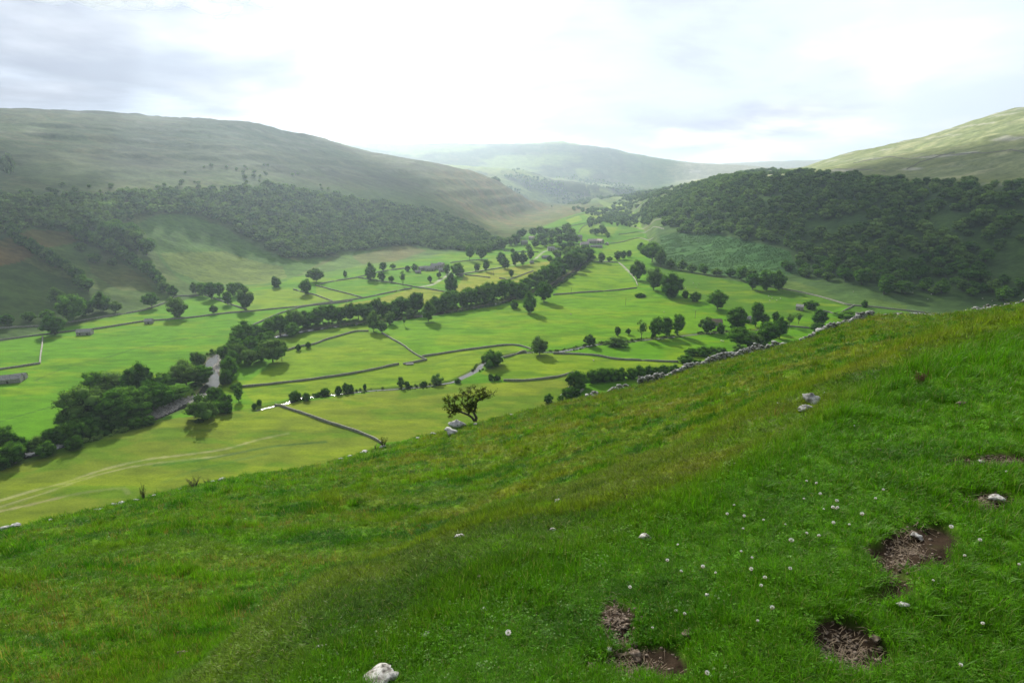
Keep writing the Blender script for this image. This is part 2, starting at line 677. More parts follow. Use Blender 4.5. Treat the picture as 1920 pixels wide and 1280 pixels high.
def setc(mask, col, a=1.0):
    """mask in 0..1"""
    m = (np.asarray(mask, float) * a)[..., None]
    Colr[...] = Colr * (1 - m) + np.array(col) * m


fl_mask = ((GR > NRr * 0.6) & (GR < TR * 1.12)).astype(float)
setc(np.ones_like(GR), LUSH)
# hills: moor, bracken, bent grass
nA = fbm(GX / 180, GY / 180, 31, 4)
nB = fbm(GX / 60, GY / 90, 37, 4)
nC = fbm(GX / 420, GY / 300, 41, 3)
hm = sstep(GR, TR * 0.995, TR * 1.01)
setc(hm, (0.060, 0.105, 0.020))
setc(hm * sstep(nB, 0.0, 0.9), (0.10, 0.12, 0.032), 0.8)
setc(hm * sstep(-nB, 0.1, 0.9), (0.045, 0.09, 0.022), 0.8)
hi = hm * sstep(GR, m_r[:, None] * 0.95, m_r[:, None] * 1.15)
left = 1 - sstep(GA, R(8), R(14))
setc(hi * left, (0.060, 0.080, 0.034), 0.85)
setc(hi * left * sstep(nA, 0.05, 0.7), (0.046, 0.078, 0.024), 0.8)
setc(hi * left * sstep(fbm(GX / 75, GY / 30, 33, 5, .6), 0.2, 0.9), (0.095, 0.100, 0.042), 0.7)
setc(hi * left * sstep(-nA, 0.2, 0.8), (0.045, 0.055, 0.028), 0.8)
rust = sstep(GR, 1150, 1700) * (1 - sstep(GR, 2300, 2700)) * hm * sstep(GA, R(-9), R(-4)) * (1 - sstep(GA, R(7), R(8.5)))
setc(rust, (0.105, 0.110, 0.035), 0.6)
setc(rust * sstep(fbm(GX / 18 + GY / 30, GY / 70, 34, 4), 0.1, 0.6), (0.15, 0.11, 0.045), 0.7)
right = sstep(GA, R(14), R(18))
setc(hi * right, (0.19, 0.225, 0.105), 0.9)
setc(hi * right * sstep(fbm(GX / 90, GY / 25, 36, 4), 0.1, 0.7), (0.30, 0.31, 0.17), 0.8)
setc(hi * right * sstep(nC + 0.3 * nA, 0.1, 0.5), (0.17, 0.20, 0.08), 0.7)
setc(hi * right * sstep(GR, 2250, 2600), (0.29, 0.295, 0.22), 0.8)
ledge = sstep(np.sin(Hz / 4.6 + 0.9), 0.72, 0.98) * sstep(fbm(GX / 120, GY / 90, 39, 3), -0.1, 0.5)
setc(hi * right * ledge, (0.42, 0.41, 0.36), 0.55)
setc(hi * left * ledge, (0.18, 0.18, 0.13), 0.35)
farm = sstep(GR, 2700, 3300) * left
setc(farm * sstep(nC, -0.1, 0.35), (0.19, 0.25, 0.06), 0.8)  # far pastures painted lighter to look sunlit

FIELDS = [
    ((0.150, 0.230, 0.012), [(1135, 386), (1165, 380), (1175, 390), (1145, 396)]),
    ((0.130, 0.200, 0.010), [(1120, 440), (1135, 425), (1160, 425), (1150, 440)]),
    ((0.160, 0.240, 0.014), [(1060, 412), (1085, 404), (1092, 412), (1070, 420)]),
    ((0.134, 0.206, 0.011), [(1205, 386), (1290, 382), (1280, 396), (1215, 402)]),
    ((0.146, 0.218, 0.011), [(1085, 402), (1130, 394), (1160, 398), (1120, 414)]),
    ((0.134, 0.206, 0.010), [(1165, 395), (1200, 384), (1240, 378), (1215, 392), (1180, 400)]),
    ((0.121, 0.199, 0.010), [(463, 583), (450, 548), (520, 541), (567, 545), (593, 553), (623, 565), (567, 573)]),
    ((0.118, 0.199, 0.010), [(593, 553), (591, 535), (640, 548), (678, 558), (623, 565)]),
    ((0.110, 0.191, 0.006), [(537, 658), (587, 646), (637, 630), (691, 621), (716, 625), (753, 646), (787, 669), (748, 683), (619, 707), (453, 724), (500, 690)]),
    ((0.118, 0.199, 0.009), [(460, 655), (560, 622), (690, 604), (691, 620), (637, 629), (537, 657)]),
    ((0.118, 0.191, 0.007), [(791, 670), (869, 657), (962, 647), (987, 656), (944, 668), (903, 684), (860, 712), (800, 722), (700, 730), (565, 742), (480, 760), (453, 726), (619, 708), (748, 684)]),
    ((0.105, 0.145, 0.012), [(-150, 930), (0, 872), (130, 838), (250, 800), (380, 778), (516, 760), (573, 777), (633, 797), (713, 828), (640, 880), (420, 930), (230, 960), (0, 1010), (-200, 1060)]),
    ((0.115, 0.155, 0.012), [(520, 761), (600, 748), (700, 735), (860, 719), (950, 716), (1016, 712), (1080, 700), (1080, 745), (960, 790), (850, 815), (713, 830), (633, 797), (573, 777)]),
    ((0.113, 0.186, 0.007), [(944, 671), (987, 660), (1037, 663), (1119, 668), (1181, 676), (1269, 679), (1290, 686), (1200, 700), (1075, 700), (1016, 711), (944, 713), (900, 700)]),
    ((0.180, 0.199, 0.024), [(872, 517), (931, 505), (966, 500), (1003, 492), (1044, 488), (1075, 494), (1040, 510), (1000, 528), (940, 545), (880, 552), (850, 545)]),
    ((0.157, 0.186, 0.018), [(700, 562), (775, 541), (803, 542), (844, 549), (880, 556), (820, 572), (740, 582), (660, 590), (600, 596), (640, 570)]),
    ((0.085, 0.191, 0.004), [(716, 625), (760, 604), (840, 592), (960, 570), (1037, 555), (1119, 548), (1194, 541), (1260, 565), (1325, 585), (1350, 600), (1320, 620), (1250, 628), (1130, 640), (1000, 655), (962, 646), (869, 656), (790, 669)]),
    ((0.106, 0.204, 0.004), [(1037, 553), (1060, 525), (1090, 502), (1112, 491), (1156, 493), (1175, 505), (1194, 540), (1119, 547)]),
    ((0.106, 0.204, 0.008), [(1130, 470), (1144, 458), (1197, 447), (1225, 446), (1200, 470), (1150, 488), (1112, 488)]),
    ((0.055, 0.144, 0.007), [(1144, 456), (1160, 430), (1175, 421), (1275, 411), (1240, 445), (1197, 447)]),
    ((0.118, 0.212, 0.009), [(1165, 420), (1180, 402), (1290, 390), (1290, 405), (1230, 415)]),
    ((0.121, 0.212, 0.009), [(1085, 436), (1095, 424), (1122, 418), (1125, 436), (1105, 440)]),
    ((0.118, 0.204, 0.010), [(869, 514), (845, 505), (850, 492), (905, 488), (960, 475), (1000, 474), (975, 495), (944, 502), (905, 510)]),
    ((0.055, 0.127, 0.007), [(1206, 500), (1300, 514), (1468, 543), (1509, 551), (1591, 572), (1540, 590), (1455, 600), (1350, 575), (1280, 552), (1240, 535)]),
    ((0.047, 0.111, 0.009), [(1560, 590), (1602, 574), (1728, 586), (1740, 600), (1600, 600)]),
]
for col, poly in FIELDS:
    m = inside(poly_world(poly), GX, GY) & (GR < TR * 1.08)
    setc(m, col)

HILLS_PAINT = [
    ((0.17, 0.22, 0.05), 0.9, [(1105, 352), (1150, 358), (1185, 372), (1135, 372)]),
    ((0.16, 0.20, 0.06), 0.8, [(1040, 334), (1090, 338), (1150, 350), (1100, 350)]),
    ((0.17, 0.20, 0.07), 0.8, [(860, 313), (950, 320), (1010, 333), (920, 328)]),
    ((0.15, 0.21, 0.04), 0.85, [(1120, 376), (1180, 378), (1170, 388), (1130, 386)]),
    ((0.055, 0.125, 0.018), 0.9, [(262, 420), (290, 405), (350, 402), (420, 425), (490, 468), (560, 490), (620, 478), (560, 515), (520, 535), (400, 545), (350, 530), (310, 500), (280, 450)]),
    ((0.130, 0.165, 0.030), 0.6, [(300, 475), (420, 470), (530, 500), (540, 520), (500, 532), (380, 530), (320, 505)]),
    ((0.125, 0.070, 0.028), 0.7, [(-60, 470), (0, 450), (60, 430), (140, 432), (150, 450), (100, 462), (40, 490), (0, 500), (-60, 520)]),
    ((0.032, 0.065, 0.012), 0.85, [(-100, 520), (40, 490), (150, 530), (240, 560), (330, 560), (150, 606), (0, 636), (-100, 650)]),  # shade on the left slope painted into the grass colour
    ((0.085, 0.085, 0.025), 0.6, [(160, 480), (200, 470), (270, 520), (290, 545), (230, 545), (170, 510)]),
    ((0.080, 0.150, 0.030), 0.8, [(560, 515), (640, 480), (740, 452), (850, 465), (930, 468), (860, 474), (700, 500), (600, 525)]),
    ((0.150, 0.095, 0.050), 0.5, [(660, 480), (760, 455), (800, 470), (740, 490), (680, 495)]),
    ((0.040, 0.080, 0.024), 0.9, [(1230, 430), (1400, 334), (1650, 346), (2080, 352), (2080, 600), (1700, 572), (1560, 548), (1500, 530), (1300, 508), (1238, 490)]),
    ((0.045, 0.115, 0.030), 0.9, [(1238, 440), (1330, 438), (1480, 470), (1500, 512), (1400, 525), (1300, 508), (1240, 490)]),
]
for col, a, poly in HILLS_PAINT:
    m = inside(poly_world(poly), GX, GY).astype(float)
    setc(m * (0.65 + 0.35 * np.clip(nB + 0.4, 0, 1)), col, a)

# worn lines, ditches and banks in the fields
LINES = [
    ((0.24, 0.24, 0.12), 1.1, 0.6, [(-60, 952), (0, 938), (60, 920), (120, 905), (200, 878), (270, 862), (340, 853), (420, 842), (480, 825), (540, 812)]),
    ((0.24, 0.24, 0.12), 1.0, 0.55, [(-60, 968), (0, 950), (80, 925), (160, 897), (230, 878), (300, 867), (400, 856), (460, 846)]),
    ((0.22, 0.20, 0.11), 1.1, 0.6, [(-60, 972), (0, 958), (60, 945), (130, 928), (200, 917), (232, 915), (240, 925)]),
    ((0.035, 0.085, 0.015), 1.0, 0.8, [(383, 628), (330, 638), (267, 650), (210, 667), (167, 677), (110, 694), (67, 713)]),
    ((0.05, 0.11, 0.018), 0.8, 0.7, [(67, 713), (80, 718), (140, 718), (180, 716)]),
    ((0.035, 0.085, 0.015), 0.9, 0.8, [(0, 790), (40, 778), (90, 764), (115, 755)]),
    ((0.04, 0.09, 0.02), 1.2, 0.7, [(290, 872), (380, 862), (440, 850), (500, 838), (560, 832), (610, 828)]),
    ((0.06, 0.11, 0.02), 1.5, 0.6, [(310, 902), (370, 880), (430, 866), (500, 850)]),
    ((0.06, 0.12, 0.02), 1.2, 0.5, [(0, 672), (12, 669), (30, 671)]),
    ((0.05, 0.12, 0.02), 1.0, 0.6, [(812, 683), (835, 676), (855, 668), (880, 664)]),
    ((0.05, 0.11, 0.02), 1.0, 0.6, [(945, 588), (1000, 570), (1050, 565), (1120, 556), (1180, 552), (1240, 560)]),
    ((0.05, 0.11, 0.02), 1.0, 0.5, [(1282, 583), (1325, 578)]),
    ((0.34, 0.33, 0.29), 2.6, 0.9, [(783, 538), (800, 536), (812, 533), (825, 525), (838, 517), (842, 508)]),
    ((0.32, 0.31, 0.27), 2.2, 0.9, [(1003, 486), (1012, 478), (1022, 471), (1050, 468), (1075, 466)]),
    ((0.30, 0.29, 0.25), 2.0, 0.7, [(838, 517), (869, 512), (905, 506), (944, 500), (980, 492), (1003, 486)]),
    ((0.30, 0.29, 0.25), 2.0, 0.7, [(1112, 489), (1156, 491), (1172, 503), (1185, 515)]),
]
for col, w, a, pts in LINES:
    L = smooth_line(poly_world(pts), 5)
    m = 1 - sstep(dist_line(L, GX, GY, 12), w * 0.5, w * 1.3)
    setc(m, col, a)
# banks of the river: rank darker grass, and its bed
m = np.zeros_like(GR)
m[fl] = 1 - sstep(dr, 9, 14)
setc(m, (0.06, 0.12, 0.02), 0.7)
m[fl] = 1 - sstep(dr, 5.0, 7.0)
setc(m, (0.16, 0.13, 0.10), 0.85)
m[:] = 0
m[fl] = 1 - sstep(db, 2.0, 5.5)
setc(m, (0.07, 0.11, 0.022), 0.75)
m[fl] = 1 - sstep(db, 1.2, 2.0)
setc(m, (0.08, 0.08, 0.04), 0.8)
GRAVEL = [(255, 790), (285, 768), (330, 750), (362, 741), (392, 737), (380, 750), (345, 762), (320, 776), (288, 788)]
GRAVEL2 = [(398, 690), (408, 680), (408, 664), (414, 668), (413, 690), (408, 702)]
for g in (GRAVEL, GRAVEL2):
    m = inside(poly_world(g), GX, GY)
    setc(m, (0.34, 0.30, 0.27), 0.9)
    H[m] = H0[m] - 0.95 + 0.15 * fbm(GX[m] / 2, GY[m] / 2, 77, 2)

# slow mottling of the grass in the fields
fm = (1 - hm) * (1 - fore)
setc(fm * sstep(fbm(GX / 45, GY / 16, 55, 5, .6), 0.0, 0.9), (0.160, 0.220, 0.008), 0.45)
setc(fm * sstep(-fbm(GX / 30, GY / 12, 57, 5, .6), 0.0, 0.9), (0.042, 0.125, 0.002), 0.5)

# the near hillside: soil and thatch under the tufts
def slope_tint(x, y):
    """colour of what grows on the near hillside (linear albedo) at x, y"""
    x = np.asarray(x, float)
    y = np.asarray(y, float)
    r = np.hypot(x, y)
    a = np.arctan2(x, y)
    sh = np.interp(a, AZ, shelf_r)
    br = np.interp(a, AZ, brow_r)
    g = np.array((0.100, 0.270, 0.007))[None] * np.ones((x.size, 1))

    def put(m, c, k=1.0):
        mm = (np.clip(m, 0, 1) * k).reshape(-1, 1)
        g[:] = g * (1 - mm) + np.array(c)[None] * mm
    n_a = fbm(x / 9.0, y / 6.0, 61, 4)
    n_b = fbm(x / 2.2, y / 1.4, 67, 4)
    n_c = fbm(x / 0.7, y / 0.7, 71, 3)
    out = sstep(r, sh * 0.92, sh * 1.22)
    # olive, straw-tipped sward beyond the lip, greener in the hollows to the left
    olive = out * (0.22 + 0.68 * sstep(a + 0.10 * n_a, R(-34), R(4)))
    put(olive, (0.175, 0.245, 0.016), 0.85)
    rt = 0.30 + 0.70 * sstep(a, R(-30), R(-2))
    put(out * sstep(n_b + 0.5 * n_a, 0.15, 0.9) * rt, (0.29, 0.29, 0.045), 0.5)
    put(out * sstep(n_a - 0.3 * n_b, 0.35, 0.95) * sstep(r, 10, 22) * rt, (0.20, 0.16, 0.035), 0.40)
    put(out * sstep(-n_b, 0.10, 0.6), (0.040, 0.165, 0.005), 0.9)
    put(out * sstep(fbm(x / 1.1, y / .8, 73, 3), .25, .8), (0.135, 0.32, 0.010), 0.7)
    band = np.exp(-((r / sh - 1.75) / 0.55) ** 2) * out
    put(band, (0.24, 0.29, 0.03), 0.4)
    put((1 - out) * sstep(n_b, 0.25, 0.9), (0.135, 0.30, 0.012), 0.6)
    put((1 - out) * sstep(-n_c, 0.2, 0.9), (0.045, 0.16, 0.006), 0.6)
    return g


PATCHES = [(1695, 1035, 74, 50, 0.45), (1842, 938, 62, 19, -0.06), (1870, 862, 110, 13, -0.05), (1585, 1212, 90, 52, -0.1), (1160, 1165, 46, 40, 0.3),
           (1178, 1240, 110, 55, 0.0)]
PW = []
for (cx_, cy_, w_, h_, rot) in PATCHES:
    c0 = hit(cx_, cy_)
    ex = hit(cx_ + w_, cy_ + rot * w_ * -0.6) - c0
    ey = hit(cx_, cy_ - h_) - c0
    PW.append((c0, np.linalg.inv(np.array([[ex.x, ey.x], [ex.y, ey.y]]))))


def bare(x, y):
    """1 in the middle of the worn patches, 0 outside"""
    x = np.asarray(x, float)
    y = np.asarray(y, float)
    m = np.zeros_like(x)
    wob = 0.28 * fbm(x / 0.22, y / 0.22, 91, 3)
    for c0, Mi in PW:
        u = Mi[0, 0] * (x - c0.x) + Mi[0, 1] * (y - c0.y)
        v = Mi[1, 0] * (x - c0.x) + Mi[1, 1] * (y - c0.y)
        d = np.sqrt(u * u + v * v) + wob * 1.6
        m = np.maximum(m, 1 - sstep(d, 0.78, 1.12))
    return m


fsel = GR < BR * 1.6
tc_ = slope_tint(GX[fsel], GY[fsel])
Colr[fsel] = tc_ * 0.55 + np.array((0.05, 0.06, 0.018)) * 0.25
bm_ = bare(GX[fsel], GY[fsel])
Colr[fsel] = Colr[fsel] * (1 - bm_[:, None]) + np.array((0.034, 0.024, 0.016)) * bm_[:, None]
near_ = np.zeros_like(GR)
near_[fsel] = bm_
H -= near_ * 0.022 + near_ * 0.022 * fbm(GX / 0.09, GY / 0.09, 93, 3)
blend = sstep(GR, BR * 1.35, BR * 1.6)
Colr = np.where(fsel[..., None], Colr * (1 - blend[..., None]) + np.array((0.12, 0.19, 0.03)) * blend[..., None], Colr)

# where the near hillside is last seen on every bearing
win = (GR > BR * 0.6) & (GR < BR * 1.25)
sil_r = RR[np.argmax(np.where(win, (H - EYE) / GR, -9), axis=1)]

# ------------------------------------------------------------------ ground materials
def ground_mat(name, s_fine, s_mid, bump, contrast=0.35, aniso=(1, 1, 1)):
    m, ns, ls = new_mat(name)
    out = ns.new('ShaderNodeOutputMaterial')
    bs = ns.new('ShaderNodeBsdfPrincipled')
    bs.inputs['Roughness'].default_value = 0.9
    bs.inputs['Specular IOR Level'].default_value = 0.02
    at = ns.new('ShaderNodeAttribute')
    at.attribute_name = 'Col'
    geo = ns.new('ShaderNodeNewGeometry')
    mp = ns.new('ShaderNodeMapping')
    mp.inputs['Scale'].default_value = aniso
    ls.new(geo.outputs['Position'], mp.inputs[0])
    a = ns.new('ShaderNodeTexNoise')
    a.inputs['Scale'].default_value = s_fine
    a.inputs['Detail'].default_value = 5
    a.inputs['Roughness'].default_value = 0.65
    ls.new(mp.outputs[0], a.inputs['Vector'])
    b = ns.new('ShaderNodeTexNoise')
    b.inputs['Scale'].default_value = s_mid
    b.inputs['Detail'].default_value = 6
    b.inputs['Roughness'].default_value = 0.6
    ls.new(mp.outputs[0], b.inputs['Vector'])
    f = mth(ns, ls, 'ADD', mth(ns, ls, 'MULTIPLY', a.outputs['Fac'], 0.5), mth(ns, ls, 'MULTIPLY', b.outputs['Fac'], 0.5))
    k = mth(ns, ls, 'MULTIPLY_ADD', mth(ns, ls, 'SUBTRACT', f, 0.5), contrast * 5, 1.0)
    k = mth(ns, ls, 'MAXIMUM', k, 0.35)
    comb_ = ns.new('ShaderNodeCombineXYZ')
    for i, e in enumerate((1.15, 1.0, 1.0)):
        ls.new(mth(ns, ls, 'POWER', k, e), comb_.inputs[i])
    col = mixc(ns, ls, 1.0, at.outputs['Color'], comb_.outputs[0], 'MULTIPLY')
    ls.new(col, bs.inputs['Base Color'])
    bp = ns.new('ShaderNodeBump')
    bp.inputs['Strength'].default_value = 1.0
    bp.inputs['Distance'].default_value = bump
    ls.new(f, bp.inputs['Height'])
    ls.new(bp.outputs[0], bs.inputs['Normal'])
    ls.new(bs.outputs[0], out.inputs[0])
    return m


M_near = ground_mat('near_turf', 14, 2.2, 0.03, 0.5)
M_floor = ground_mat('meadow_grass', 0.9, 0.06, 0.35, 0.45, (1, 2.6, 1))
M_hill = ground_mat('hill_pasture', 0.12, 0.022, 2.2, 0.6, (1, 1.8, 1.5))

# ------------------------------------------------------------------ ground meshes
GZ = H
idx = np.arange(NA * NR).reshape(NA, NR)
quads = np.stack([idx[:-1, :-1], idx[:-1, 1:], idx[1:, 1:], idx[1:, :-1]], -1)[:, :, ::-1]
fr = GR[:-1, :-1]
is_near = fr < 135
is_hill = (~is_near) & (fr > TR[:-1])
is_floor = ~(is_near | is_hill)
Vall = np.stack([GX, GY, GZ], -1).reshape(-1, 3)
Call = Colr.reshape(-1, 3)


def ground_part(name, mask, mat):
    F = quads[mask].reshape(-1, 4)
    used = np.unique(F)
    remap = np.full(NA * NR, -1, np.int64)
    remap[used] = np.arange(len(used))
    me = mesh_np(name, Vall[used], remap[F], (mat,), smooth=True)
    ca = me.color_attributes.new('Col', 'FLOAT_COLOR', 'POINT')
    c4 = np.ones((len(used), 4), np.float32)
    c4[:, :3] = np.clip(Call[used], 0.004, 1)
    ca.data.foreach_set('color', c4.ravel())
    return tag(obj(name, me), kind='structure')


g_near = ground_part('hillside', is_near, M_near)
g_floor = ground_part('valley_floor', is_floor, M_floor)
g_hills = ground_part('hills', is_hill, M_hill)

# ------------------------------------------------------------------ water
M_water, ns, ls = new_mat('river_water')
out = ns.new('ShaderNodeOutputMaterial')
bs = ns.new('ShaderNodeBsdfPrincipled')
bs.inputs['Base Color'].default_value = (0.05, 0.045, 0.035, 1)
bs.inputs['Roughness'].default_value = 0.10
bs.inputs['IOR'].default_value = 1.333
bs.inputs['Specular IOR Level'].default_value = 0.5
tn = ns.new('ShaderNodeTexNoise')
tn.inputs['Scale'].default_value = 1.4
tn.inputs['Detail'].default_value = 4
geo = ns.new('ShaderNodeNewGeometry')
ls.new(geo.outputs['Position'], tn.inputs['Vector'])
bp = ns.new('ShaderNodeBump')
bp.inputs['Distance'].default_value = 0.10
bp.inputs['Strength'].default_value = 0.8
ls.new(tn.outputs['Fac'], bp.inputs['Height'])
ls.new(bp.outputs[0], bs.inputs['Normal'])
tn2 = ns.new('ShaderNodeTexNoise')
tn2.inputs['Scale'].default_value = 0.9
tn2.inputs['Detail'].default_value = 5
ls.new(geo.outputs['Position'], tn2.inputs['Vector'])
rp = ramp(ns, [(0.62, (0.04, 0.038, 0.03)), (0.80, (0.3, 0.3, 0.3))])
ls.new(tn2.outputs['Fac'], rp.inputs[0])
ls.new(rp.outputs[0], bs.inputs['Base Color'])
ls.new(bs.outputs[0], out.inputs[0])


def ribbon(name, line, w, dz, mat, G):
    L = np.asarray(line)
    t = np.gradient(L, axis=0)
    t /= np.linalg.norm(t, axis=1)[:, None] + 1e-9
    n = np.stack([-t[:, 1], t[:, 0]], 1)
    z = gh(L[:, 0], L[:, 1], G)
    z = np.convolve(np.pad(z, 4, 'edge'), np.ones(9) / 9, 'valid') + dz
    ww = (w if np.isscalar(w) else np.asarray(w)) * (1 + 0.25 * fbm(np.arange(len(L)) / 7.0, np.zeros(len(L)), 3, 2))
    A = np.c_[L + n * ww[:, None], z]
    B = np.c_[L - n * ww[:, None], z]
    V = np.concatenate([A, B])
    k = len(L)
    i = np.arange(k - 1)
    F = np.stack([i, i + 1, i + 1 + k, i + k], 1)
    return obj(name, mesh_np(name, V, F, (mat,), True))


def along(line, px0, px1, wide, narrow):
    a0, a1 = far(*px0), far(*px1)
    L = np.asarray(line)
    i0 = np.argmin((L[:, 0] - a0.x) ** 2 + (L[:, 1] - a0.y) ** 2)
    i1 = np.argmin((L[:, 0] - a1.x) ** 2 + (L[:, 1] - a1.y) ** 2)
    s = np.arange(len(L))
    return narrow + (wide - narrow) * sstep(s, i0 - 4, i0 + 4) * (1 - sstep(s, i1 - 4, i1 + 6))


tag(ribbon('river', river_l, along(river_l, (60, 846), (430, 655), 4.6, 2.8), -1.15, M_water, H0), kind='structure')
tag(ribbon('beck', beck_l, np.maximum(along(beck_l, (855, 712), (905, 682), 2.3, 0.7), np.maximum(along(beck_l, (545, 753), (585, 743), 1.8, 0.7), along(beck_l, (1040, 659), (1100, 650), 1.7, 0.7))), -0.45, M_water, H0), kind='structure')

# ------------------------------------------------------------------ foliage
def leaf_mat(name, dark, light, noise_scale=0.5, trans=0.35):
    m, ns, ls = new_mat(name)
    out = ns.new('ShaderNodeOutputMaterial')
    oi = ns.new('ShaderNodeObjectInfo')
    tcn = ns.new('ShaderNodeNewGeometry')
    t = ns.new('ShaderNodeTexNoise')
    t.inputs['Scale'].default_value = noise_scale
    t.inputs['Detail'].default_value = 3
    ls.new(tcn.outputs['Position'], t.inputs['Vector'])
    f = mth(ns, ls, 'ADD', mth(ns, ls, 'MULTIPLY', oi.outputs['Random'], 0.6),
            mth(ns, ls, 'MULTIPLY_ADD', t.outputs['Fac'], 1.4, -0.5), clamp=True)
    col = mixc(ns, ls, f, dark, light)
    col = mixc(ns, ls, 1.0, col, mth(ns, ls, 'MULTIPLY_ADD', tcn.outputs['Random Per Island'], 1.1, 0.45), 'MULTIPLY')
    d = ns.new('ShaderNodeBsdfDiffuse')
    tr = ns.new('ShaderNodeBsdfTranslucent')
    ls.new(col, d.inputs[0])
    c2 = mixc(ns, ls, 1.0, col, (1.1, 1.25, 0.5), 'MULTIPLY')
    ls.new(c2, tr.inputs[0])
    mx = ns.new('ShaderNodeMixShader')
    mx.inputs[0].default_value = trans
    ls.new(d.outputs[0], mx.inputs[1])
    ls.new(tr.outputs[0], mx.inputs[2])
    ls.new(mx.outputs[0], out.inputs[0])
    return m


M_leaf = leaf_mat('broadleaf_foliage', (0.022, 0.078, 0.008), (0.115, 0.235, 0.026))
M_leaf_pale = leaf_mat('pale_foliage', (0.050, 0.105, 0.022), (0.13, 0.22, 0.045))
M_leaf_wood = leaf_mat('woodland_foliage', (0.038, 0.100, 0.018), (0.17, 0.260, 0.060), 0.03)
M_bush = leaf_mat('bush_foliage', (0.020, 0.066, 0.007), (0.085, 0.180, 0.018))


def bark_mat():
    m, ns, ls = new_mat('bark')
    out = ns.new('ShaderNodeOutputMaterial')
    b = ns.new('ShaderNodeBsdfPrincipled')
    b.inputs['Roughness'].default_value = 0.9
    t = ns.new('ShaderNodeTexNoise')
    t.inputs['Scale'].default_value = 6
    t.inputs['Detail'].default_value = 5
    r = ramp(ns, [(0.3, (0.05, 0.042, 0.032)), (0.7, (0.13, 0.115, 0.09))])
    ls.new(t.outputs['Fac'], r.inputs[0])
    ls.new(r.outputs[0], b.inputs['Base Color'])
    ls.new(b.outputs[0], out.inputs[0])
    return m


M_bark = bark_mat()


def crown_data(seed, lobes, leaves, leaf, r_lobe=(0.13, 0.21), z0=0.24, w=0.40, core=0.80, columns=False, flat=1.0):
    """a crown of unit height: rounded leafy lobes round a branching middle, gaps between them"""
    g = np.random.default_rng(seed)
    cs, rs = [], []
    ph1, ph2, am1, am2 = g.uniform(0, 6.28), g.uniform(0, 6.28), g.uniform(.08, .26), g.uniform(.05, .2)
    zc_ = (1 + z0) / 2
    hz = (1 - z0) / 2
    tries = 0
    while len(cs) < lobes and tries < 4000:
        tries += 1
        th = g.uniform(0, 2 * pi)
        ph = math.asin(g.uniform(-0.95, 1))
        rad = g.uniform(0.55, 0.80)
        r = g.uniform(*r_lobe)
        shape = w * (1.0 if ph > -0.4 else 0.82) * (1 + am1 * sin(th + ph1) + am2 * sin(2 * th + ph2))
        c = np.array([cos(th) * cos(ph) * shape * rad, sin(th) * cos(ph) * shape * rad, zc_ + sin(ph) * hz * rad * flat * (1 + .8 * am1 * sin(th + ph2))])
        c += g.normal(0, 0.02, 3)
        if any(np.linalg.norm(c - o) < 0.55 * (r + q) for o, q in zip(cs, rs)):
            continue
        cs.append(c)
        rs.append(r)
    cs = np.array(cs)
    rs = np.array(rs)
    V, F4, F3 = [], [], []
    nv = 0
    # dense inner mass of every lobe
    iv, if_ = ICO1
    for c, r in zip(cs, rs):
        v = iv * (r * core) * (1 + 0.25 * g.normal(0, 1, (len(iv), 1)) * 0.6) * np.array([1, 1, 0.85]) + c
        V.append(v)
        F3.append(if_ + nv)
        nv += len(v)
    # middle
    v = iv * np.array([w * 0.5, w * 0.5, hz * 0.62]) + np.array([0, 0, zc_])
    V.append(v)
    F3.append(if_ + nv)
    nv += len(v)
    # leaf sprays on the lobes
    n = leaves
    for c, r in zip(cs, rs):
        d = g.normal(0, 1, (n, 3))
        d /= np.linalg.norm(d, axis=1)[:, None]
        d[:, 2] = np.where(d[:, 2] < -0.5, -d[:, 2], d[:, 2])
        p = c + d * r * g.uniform(0.78, 1.16, (n, 1)) * np.array([1, 1, 0.88])
        keep = np.ones(n, bool)
        for o, q in zip(cs, rs):
            if o is c:
                continue
            keep &= np.linalg.norm((p - o), axis=1) > q * 0.78
        p = p[keep]
        d = d[keep]
        k = len(p)
        if k == 0:
            continue
        nn = d + g.normal(0, 0.45, (k, 3))
        nn /= np.linalg.norm(nn, axis=1)[:, None]
        u = np.cross(nn, g.normal(0, 1, (k, 3)))
        u /= np.linalg.norm(u, axis=1)[:, None]
        vv = np.cross(nn, u)
        s = leaf * g.uniform(0.6, 1.35, (k, 1))
        q = np.stack([p + u * s, p + vv * s * 0.7, p - u * s, p - vv * s * 0.7], 1)
        V.append(q.reshape(-1, 3))
        F4.append(nv + np.arange(4 * k).reshape(k, 4))
        nv += 4 * k
    return np.concatenate(V), [np.concatenate(F3), np.concatenate(F4)]


def trunk_mb(seed, split=0.26, top=0.62, rad=0.022, spread=0.2):
    g = random.Random(seed)
    m = MB()
    lean = (g.uniform(-.02, .02), g.uniform(-.02, .02))
    m.tube([(0, 0, -0.03), (lean[0] * .5, lean[1] * .5, split * .5), (lean[0], lean[1], split), (lean[0] * 1.6, lean[1] * 1.6, top)],
           [rad * 1.35, rad, rad * 0.85, rad * 0.35], 7)
    for k in range(5):
        th = k * 2 * pi / 5 + g.uniform(-.4, .4)
        z = split * g.uniform(0.8, 1.4)
        e = spread * g.uniform(0.8, 1.3)
        m.tube([(lean[0], lean[1], z), (lean[0] + cos(th) * e * .5, lean[1] + sin(th) * e * .5, z + .13), (cos(th) * e, sin(th) * e, z + .27)],
               [rad * .5, rad * .36, rad * .16], 5)
    return m


